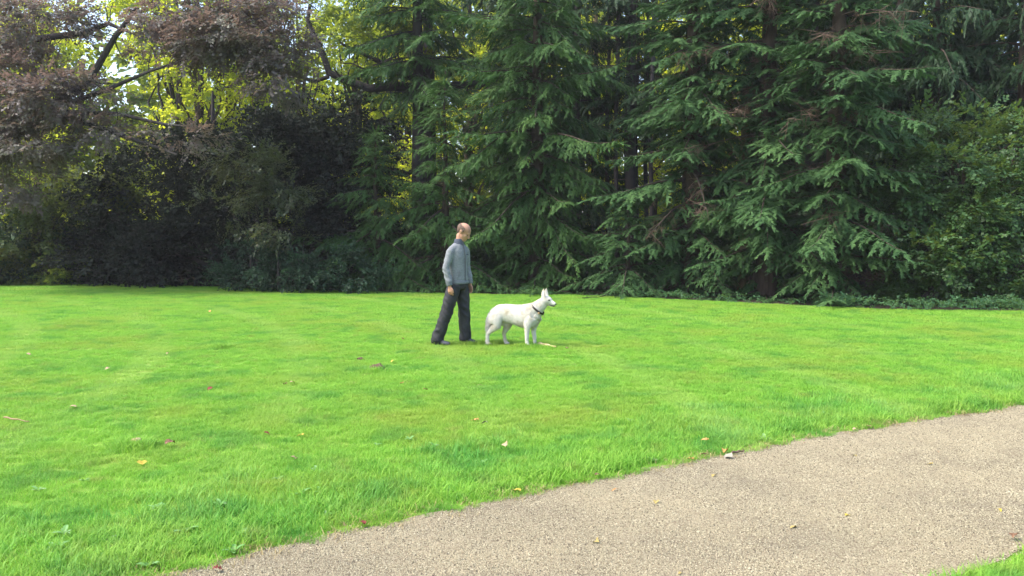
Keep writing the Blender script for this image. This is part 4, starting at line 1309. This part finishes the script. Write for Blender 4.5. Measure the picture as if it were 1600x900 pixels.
def coat():
    r = np.random.default_rng(71)
    me = body.data; nv = len(me.vertices)
    co, no = np.empty(nv * 3, np.float32), np.empty(nv * 3, np.float32)
    me.vertices.foreach_get('co', co); me.vertices.foreach_get('normal', no)
    co, no = co.reshape(-1, 3), no.reshape(-1, 3)
    x, z = co[:, 0], co[:, 2]
    length = np.full(nv, .016)
    length[(x < -.22)] = .026                                              # breeches and tail
    length[(x > .28) & (x < .50) & (z > .36)] = .028                       # ruff
    length[(z < .36) & (x > -.15) & (x < .25) & (z > .22)] = .022          # belly
    length[z < .22] = .010
    length[(x > .58)] = .0
    length[(z < .28) & (x < -.30)] = .034
    length[(x > .48) & (z > .70)] = .008
    ids = np.where(length > .004)[0]
    ids = r.choice(ids, min(9000, len(ids)), replace=False)
    c, n_, ln = co[ids], no[ids], length[ids] * r.uniform(.6, 1.3, len(ids))
    flow = np.array([-.55, 0, -.75]) + r.normal(0, .22, (len(ids), 3))
    d_ = flow - n_ * (flow * n_).sum(1, keepdims=True)
    d_ = d_ / (np.linalg.norm(d_, axis=1, keepdims=True) + 1e-6) + n_ * .42
    d_ /= np.linalg.norm(d_, axis=1, keepdims=True)
    s_ = np.cross(d_, n_); s_ /= np.linalg.norm(s_, axis=1, keepdims=True) + 1e-6
    w_ = .0034
    v = np.stack([c - n_ * .002 - s_ * w_, c - n_ * .002 + s_ * w_, c + d_ * ln[:, None]], 1).reshape(-1, 3)
    o = link('fur', np_mesh('fur', v, np.arange(len(v)).reshape(-1, 3)), M['fur'], dog)
    o['kind'] = 'stuff'


coat()
e = Vol(); e.ball((.685, 0, .608), (.013, .015, .012)); e.build('nose', M['nose'], dog, .004, 1)
for s in (-1, 1):
    e = Vol(); e.ball((.606, s * .0455, .664), (.012, .009, .0095)); e.build('eye', M['dark_eye'], dog, .003, 1)
    q = Tubes(); q.add([(.590, s * .052, .662), (.604, s * .054, .675), (.620, s * .045, .668)], [.003, .004, .003], 5); q.build('eyelid', M['mouth'], dog)
    q = Vol(); q.tube([(.530, s * .058, .70), (.526, s * .064, .745), (.528, s * .062, .790)], [(.022, .004), (.019, .004), (.009, .003)], side=(.9, .35 * s, 0), k=10); q.build('ear_lining', M['ear_in'], dog, .003, 1)
lip = Vol(); lip.tube([(.592, 0, .604), (.628, 0, .592), (.662, 0, .584), (.676, 0, .585)], [(.028, .010), (.027, .011), (.021, .010), (.012, .006)], side=YA); lip.build('mouth', M['mouth'], dog, .0045, 2)
tg_ = Vol(); tg_.tube([(.615, 0, .588), (.645, 0, .583), (.660, 0, .576)], [(.014, .006), (.014, .005), (.009, .004)], side=YA); tg_.build('tongue', M['tongue'], dog, .003, 1)
# collar: a leather band round the neck, lower at the throat
axn = Vector((.62, 0, .78)).normalized(); cc = Vector((.415, 0, .535))
u_ = Vector((0, 1, 0)); w_ = axn.cross(u_)
cbm = bmesh.new(); ring = []
for k in range(40):
    a = 2 * pi * k / 40
    o_ = u_ * cos(a) * .0845 + w_ * sin(a) * .112
    nrm_ = o_.normalized()
    ring.append([cbm.verts.new(cc + o_ + axn * h_ + nrm_ * t_) for h_, t_ in ((-.013, -.006), (-.013, .004), (.013, .004), (.013, -.006))])
for k in range(40):
    a_, b_ = ring[k], ring[(k + 1) % 40]
    for q in range(4): cbm.faces.new((a_[q], b_[q], b_[(q + 1) % 4], a_[(q + 1) % 4]))
me = bpy.data.meshes.new('collar'); cbm.to_mesh(me); cbm.free()
dc = link('collar', me, M['leather'], dog)
low = cc + (w_ if w_.z < 0 else -w_) * .122
tb = Vol(); tb.tube([low + Vector((0, -.012, -.002)), low + Vector((.004, -.012, -.024)), low + Vector((.006, -.012, -.040))], [(.006, .004), (.012, .004), (.010, .004)], side=YA, k=12)
tb.build('name_tag', M['brass'], dc, .003, 1)
bk = bmesh.new(); bmesh.ops.create_cube(bk, size=1, matrix=Matrix.Translation(cc + Vector((.048, -.074, -.052))) @ Matrix.Diagonal((.022, .016, .026, 1)))
bmesh.ops.bevel(bk, geom=bk.edges[:], offset=.003, segments=1, affect='EDGES')
me = bpy.data.meshes.new('buckle'); bk.to_mesh(me); bk.free(); link('buckle', me, M['brass'], dc)

# ------------------------------------------------------------------ small things lying about
M['wood'] = noise_mat('pale_stripped_wood', (.42, .28, .15), (.62, .45, .28), 12, .8, .4, 50, stretch=(.3, 1, 1))
M['twig'] = noise_mat('tan_twig', (.20, .13, .07), (.34, .23, .14), 14, .85, .3, 50)
M['clod'] = noise_mat('brown_earth', (.06, .04, .025), (.16, .11, .065), 18, .95, .8, 40)


def sticky(name, label, a, b, rad, cat, mat):
    a, b = Vector(a), Vector(b); root = None
    v = Vol(); mid = a.lerp(b, .5); n_ = 7
    pts = [a.lerp(b, i / n_) + Vector((0, 0, .004 * sin(i * 1.9))) for i in range(n_ + 1)]
    v.tube([p - mid for p in pts], [rad * (.55 + .45 * sin(pi * min(1, .25 + i / n_))) * (1 + .15 * sin(i * 2.3)) for i in range(n_ + 1)], k=12)
    o = v.build(name, M[mat], None, max(.003, rad * .22), 1, lambda c: rad * .12 * noise.noise((c.x * 60, c.y * 60, c.z * 60)))
    o.location = mid
    tag(o, label, cat)
    return o


p0, p1 = pix(841, 541.5), pix(869, 545.5)
sticky('stick', 'short thick pale wooden stick lying in the grass before the dog', (p0.x, p0.y, .040), (p1.x, p1.y, .032), .022, 'stick', 'wood')
p0, p1 = pix(6, 661), pix(46, 667)
sticky('twig', 'thin tan twig lying in the grass near the left border', (p0.x, p0.y, .05), (p1.x, p1.y, .045), .007, 'twig', 'twig')
p0, p1 = pix(1143, 712), pix(1163, 709.5)
sticky('bark_strip', 'orange brown strip of bark on the gravel edge beside the pale leaf', (p0.x, p0.y, .022), (p1.x, p1.y, .026), .010, 'bark', 'dead')


def clod(name, label, px, py, s, mat='clod', seed=0, cat='soil'):
    p = pix(px, py)
    bm = bmesh.new(); bmesh.ops.create_icosphere(bm, subdivisions=4, radius=1)
    for v in bm.verts:
        q = v.co * 2.2
        k = 1 + .35 * noise.noise(q + Vector((seed, 0, 0))) + .22 * noise.noise(q * 3)
        v.co = Vector((v.co.x * k * s, v.co.y * k * s * .8, max(-.2, v.co.z * k) * s * .62))
    me = bpy.data.meshes.new(name); bm.to_mesh(me); bm.free()
    o = link(name, me, M[mat], None, smooth=True); o.location = (p.x, p.y, .02)
    tag(o, label, cat); return o


clod('soil_clod', 'brown crumbly heap of earth in the grass left of the man\'s feet', 590, 578.5, .085, 'clod', 1)
clod('soil_clod', 'small brown clod of earth just above the larger brown heap', 563, 564, .042, 'clod', 4)
M['mush'] = noise_mat('tan_mushroom', (.34, .21, .12), (.60, .44, .30), 25, .7, .2)
ms = empty('mushroom', (*pix(212, 696).to_2d(), 0)); tag(ms, 'round pale tan mushroom cap in the grass on the left', 'mushroom')
v = Vol(); v.ball((0, 0, .036), (.040, .038, .020)); v.ball((.012, .006, .043), (.026, .024, .016)); v.build('cap', M['mush'], ms, .004, 2)
v = Vol(); v.tube([(0, 0, -.01), (.003, 0, .02), (0, 0, .045)], [.012, .010, .012]); v.build('stalk', M['mush'], ms, .003, 1)


def leaf_mesh(r, shape='oval', curl=.5):
    prof = {'oval': [(0, .02), (.15, .22), (.35, .33), (.55, .34), (.75, .24), (.9, .11), (1, .01)],
            'maple': [(0, .03), (.12, .30), (.25, .22), (.38, .50), (.52, .27), (.70, .36), (.82, .16), (1, .01)],
            'thin': [(0, .02), (.2, .12), (.5, .16), (.8, .10), (1, .01)]}[shape]
    v, f = [], []
    tw = r.uniform(-.3, .3)
    for i, (t, w) in enumerate(prof):
        bend = curl * .35 * sin(pi * t) + .06 * r.normal()
        for s in (-1, -.5, 0, .5, 1):
            v.append((t - .5, s * w, bend + curl * .55 * w * abs(s) ** 1.5 + tw * s * w * t + .02 * r.normal()))
        if i:
            a = (i - 1) * 5
            f += [(a + k, a + k + 1, a + k + 6, a + k + 5) for k in range(4)]
    k = len(v)
    v += [(-.5, -.012, 0), (-.5, .012, 0), (-.72, .01, .05), (-.72, -.006, .05)]
    f.append((k, k + 1, k + 2, k + 3))
    me = bpy.data.meshes.new('fallen_leaf'); me.from_pydata(v, [], f); me.update()
    me.polygons.foreach_set('use_smooth', np.ones(len(f), bool))
    return me


def leaf_colour(name, a, b):
    return noise_mat(name, a, b, 7, .7, .1, 40)


LC = {'brown': leaf_colour('brown_leaf', (.10, .055, .03), (.24, .13, .07)), 'red': leaf_colour('red_leaf', (.10, .018, .012), (.20, .045, .025)),
      'yellow': leaf_colour('yellow_leaf', (.34, .25, .03), (.50, .38, .06)), 'tan': leaf_colour('tan_leaf', (.27, .18, .10), (.42, .30, .19)),
      'pale': leaf_colour('pale_leaf', (.20, .18, .14), (.31, .28, .22)), 'orange': leaf_colour('orange_leaf', (.38, .17, .05), (.52, .27, .09)),
      'olive': leaf_colour('olive_leaf', (.22, .17, .06), (.38, .30, .10)), 'pink': leaf_colour('pinkish_leaf', (.30, .17, .12), (.42, .26, .19))}
LEAF_MESH = {}
rl = np.random.default_rng(61)


def leaf(px, py, ln, col, shape, label, group=None, z=.02, turn=None, seed=0):
    key = (col, shape, seed % 2)
    if key not in LEAF_MESH:
        me = leaf_mesh(rl, shape, .35 + .35 * (seed % 2)); me.materials.append(LC[col]); LEAF_MESH[key] = me
    p = pix(px, py)
    o = bpy.data.objects.new('fallen_leaf', LEAF_MESH[key]); C.objects.link(o)
    o.location = (p.x, p.y, z); o.scale = (ln, ln, ln)
    o.rotation_euler = (rl.normal() * .2, rl.normal() * .2, rl.uniform(0, 6.28) if turn is None else turn)
    tag(o, label, 'leaf', group)
    return o


GZ, PZ = .030, .018
leaf(567, 825, .055, 'red', 'oval', 'dark red leaf lying where the grass meets the gravel', z=.03)
leaf(341, 896.5, .05, 'red', 'maple', 'reddish brown leaf on the gravel at the bottom border of the photo', z=.022)
leaf(222, 730, .07, 'yellow', 'maple', 'bright yellow leaf in the grass below the tan mushroom', z=GZ)
leaf(266, 701, .085, 'brown', 'maple', 'curled brown leaf in the grass to the right of the tan mushroom', z=GZ + .01, seed=1)
leaf(790, 707.5, .075, 'tan', 'oval', 'tan leaf in the longer grass above the path, below the dog', z=GZ + .03)
leaf(1138, 717, .085, 'pale', 'oval', 'whitish leaf lying on the gravel edge beside the bark strip', z=PZ)
leaf(1132, 712, .07, 'orange', 'oval', 'orange brown leaf touching the bark strip at the path edge', z=PZ + .01, seed=1)
leaf(1079, 721, .06, 'orange', 'oval', 'rust coloured leaf at the path edge left of the bark strip', z=PZ)
leaf(1099, 716, .05, 'pink', 'oval', 'small pinkish leaf at the grass edge left of the bark strip', z=PZ + .01)
leaf(1101, 700, .06, 'orange', 'maple', 'orange leaf standing in the grass above the path edge near the bark strip', z=GZ + .03)
leaf(807, 772, .07, 'yellow', 'oval', 'golden yellow leaf at the path edge below the tan leaf', z=PZ + .005)
leaf(960, 770, .045, 'orange', 'thin', 'thin orange leaf on the middle of the gravel path', z=PZ)
leaf(1025, 789, .05, 'olive', 'oval', 'dark olive leaf on the gravel right of the thin orange leaf', z=PZ)
leaf(933, 853, .045, 'olive', 'maple', 'crumpled olive leaf on the gravel at the bottom centre', z=PZ, seed=1)
leaf(1324, 810, .045, 'yellow', 'oval', 'small yellow leaf alone on the wide gravel, lower right', z=PZ)
leaf(1453, 729, .045, 'yellow', 'oval', 'small yellow leaf on the upper right part of the path', z=PZ)
leaf(1465, 710, .04, 'tan', 'thin', 'thin tan leaf just above the small yellow leaf on the path', z=PZ)
leaf(1562, 802, .05, 'yellow', 'thin', 'thin pale yellow leaf on the gravel near the right border', z=PZ)
leaf(1585, 846, .06, 'brown', 'maple', 'brown leaf at the corner of grass in the lower right', z=PZ + .01, seed=1)
leaf(1115, 747, .04, 'olive', 'oval', 'greenish leaf on the gravel just below the bark strip', z=PZ)
leaf(1336, 674, .05, 'tan', 'oval', 'tan leaf at the right end of the grass edge', z=PZ)
leaf(1360, 672, .06, 'brown', 'oval', 'brown leaf beside the tan leaf at the right end of the grass edge', z=PZ + .01)
leaf(1240, 829, .045, 'olive', 'oval', 'brown green leaf on the gravel, right of the bottom centre', z=PZ)
leaf(951, 761, .04, 'pale', 'thin', 'thin pale leaf on the gravel next to the thin orange leaf', z=PZ)
leaf(934, 748, .05, 'brown', 'oval', 'brown leaf tucked under the grass edge above the thin orange leaf', z=PZ + .01)
for px, py, c, sh, lb in ((613, 568, 'yellow', 'oval', 'small yellow leaf in the lawn right of the brown heap of earth'), (446, 604, 'brown', 'maple', 'small brown leaf in the lawn touching a tan one, left of centre'),
                          (457, 602, 'tan', 'oval', 'small tan leaf touching a brown one in the lawn, left of centre'), (628, 603, 'orange', 'oval', 'small orange leaf in the lawn below the brown heap of earth'),
                          (665, 613, 'red', 'oval', 'small red leaf in the lawn below the feet of the man'), (262, 556, 'tan', 'thin', 'narrow tan leaf in the lawn far to the left of the brown heap'),
                          (168, 580, 'tan', 'oval', 'small tan leaf in the lawn above the tan mushroom'), (45, 557, 'pink', 'oval', 'small pinkish leaf in the lawn close to the left border'),
                          (886, 547, 'pink', 'oval', 'small pinkish leaf in the lawn right of the pale stick'), (750, 607, 'tan', 'thin', 'narrow tan leaf in the lawn below the hind feet of the dog'),
                          (629, 532, 'red', 'oval', 'small red leaf in the lawn level with the feet of the man'), (460, 722, 'pink', 'maple', 'pinkish lobed leaf in the lawn above the dark red leaf'),
                          (114, 641, 'tan', 'oval', 'small tan leaf in the lawn right of the thin tan twig'), (470, 686, 'yellow', 'oval', 'small yellow leaf in the lawn beside a red one, left of centre'),
                          (417, 683, 'red', 'oval', 'small red leaf in the lawn beside a yellow one, left of centre'), (757, 667, 'pale', 'thin', 'narrow whitish leaf in the lawn above the larger tan leaf'),
                          (742, 662, 'orange', 'oval', 'small orange leaf in the lawn touching the narrow whitish one'), (328, 612, 'red', 'oval', 'small red leaf alone in the left half of the lawn'),
                          (272, 470, 'orange', 'oval', 'small orange leaf in the far lawn below the dark purple tree'), (328, 489, 'orange', 'oval', 'small orange leaf in the far lawn below the bronze bush'),
                          (143, 466, 'orange', 'oval', 'small orange leaf in the far lawn below the olive shrub')):
    leaf(px, py, rl.uniform(.05, .075), c, sh, lb, 'small dry leaves scattered over the lawn', z=GZ)
for k in range(16):
    i = rl.integers(40, len(far_edge) - 60)
    q = far_edge[i] + nr[i] * rl.uniform(.05, PATH_W - .1)
    if not (abs(q[0]) < .56 * q[1] and q[1] < 9): continue
    o = bpy.data.objects.new('fallen_leaf', LEAF_MESH[('olive', 'oval', 0)] if k % 2 else LEAF_MESH[('brown', 'oval', 0)]); C.objects.link(o)
    ln = rl.uniform(.022, .035)
    o.location = (q[0], q[1], PZ); o.scale = (ln, ln, ln); o.rotation_euler = (0, 0, rl.uniform(0, 6))
    tag(o, 'tiny dark leaf scrap lying on the gravel path', 'leaf', 'tiny leaf scraps on the path')

# broad-leaved weeds in the grass by the path
M['weed'] = leaf_mat('weed_leaves', [(.10, .26, .05), (.16, .33, .09), (.30, .42, .22)], (.3, .5, .1), .25, .5, .4, 3)
WM = []
for q in range(4):
    r = np.random.default_rng(300 + q); v, f = [], []
    for k in range(8):
        a = 2 * pi * k / 8 + r.normal() * .3; L = r.uniform(.05, .11); w = L * r.uniform(.16, .28); rise = r.uniform(.35, 1.1)
        d_ = np.array([cos(a), sin(a), 0]); s_ = np.array([-sin(a), cos(a), 0]); b_ = len(v)
        for t in (0, .3, .6, .85, 1):
            ww = w * sin(pi * min(1, .12 + t * .86)); c_ = d_ * L * t + np.array([0, 0, L * rise * (t - .55 * t * t)])
            v += [tuple(c_ - s_ * ww + [0, 0, ww * .3]), tuple(c_), tuple(c_ + s_ * ww + [0, 0, ww * .3])]
        for i in range(4):
            for j_ in range(2):
                o_ = b_ + i * 3 + j_; f.append((o_, o_ + 1, o_ + 4, o_ + 3))
    me = bpy.data.meshes.new('weed_plant'); me.from_pydata(v, [], f); me.update(); me.materials.append(M['weed']); WM.append(me)
for k, (px, py, s) in enumerate(((88, 862, 1.1), (150, 880, .9), (232, 890, 1.0), (170, 848, .9), (245, 798, .9), (100, 838, 1.1), (290, 836, 1.1), (380, 838, 1.0), (365, 866, .9), (502, 772, .9), (470, 776, 1.0),
                                 (510, 808, .8), (640, 690, .8), (680, 700, .9), (755, 728, .8), (590, 698, .7), (858, 742, 1.0), (1020, 722, .9), (1195, 690, 1.1), (1228, 673, 1.0), (1290, 650, .8), (1320, 656, .8), (495, 740, .9), (436, 752, .8), (345, 792, .8), (1185, 640, .7), (985, 660, .6), (700, 770, .9), (60, 770, .8), (130, 755, .8))):
    p = pix(px, py); o = bpy.data.objects.new('weed_plant', WM[k % 4]); C.objects.link(o)
    o.location = (p.x, p.y, .012); o.scale = (s * .62, s * .62, s * .62); o.rotation_euler = (0, 0, k * 1.7)
    tag(o, 'pale broad leaved weed rosette growing in the grass near the path', 'weed', 'weeds in the grass near the path')

# ------------------------------------------------------------------ thin haze volume, added to lift the darks like veiling lens glare
hb = bmesh.new()
bmesh.ops.create_cube(hb, size=1, matrix=Matrix.Translation((0, 250, 8.6)) @ Matrix.Diagonal((820, 820, 19.4, 1)))
me = bpy.data.meshes.new('haze'); hb.to_mesh(me); hb.free()
hm_ = bpy.data.materials.new('haze'); hm_.use_nodes = True
hn = hm_.node_tree.nodes
hn.remove(hn['Principled BSDF'])
pv_ = hn.new('ShaderNodeVolumePrincipled')
pv_.inputs['Color'].default_value = (.93, .91, .93, 1); pv_.inputs['Density'].default_value = HAZE; pv_.inputs['Anisotropy'].default_value = .2
hm_.node_tree.links.new(pv_.outputs[0], hn['Material Output'].inputs['Volume'])
tag(link('haze', me, hm_), 'faint pale haze added between the trees as a veil of glare', 'haze', kind='stuff')
cy.volume_bounces = 0

bpy.data.scenes.remove(WORK)
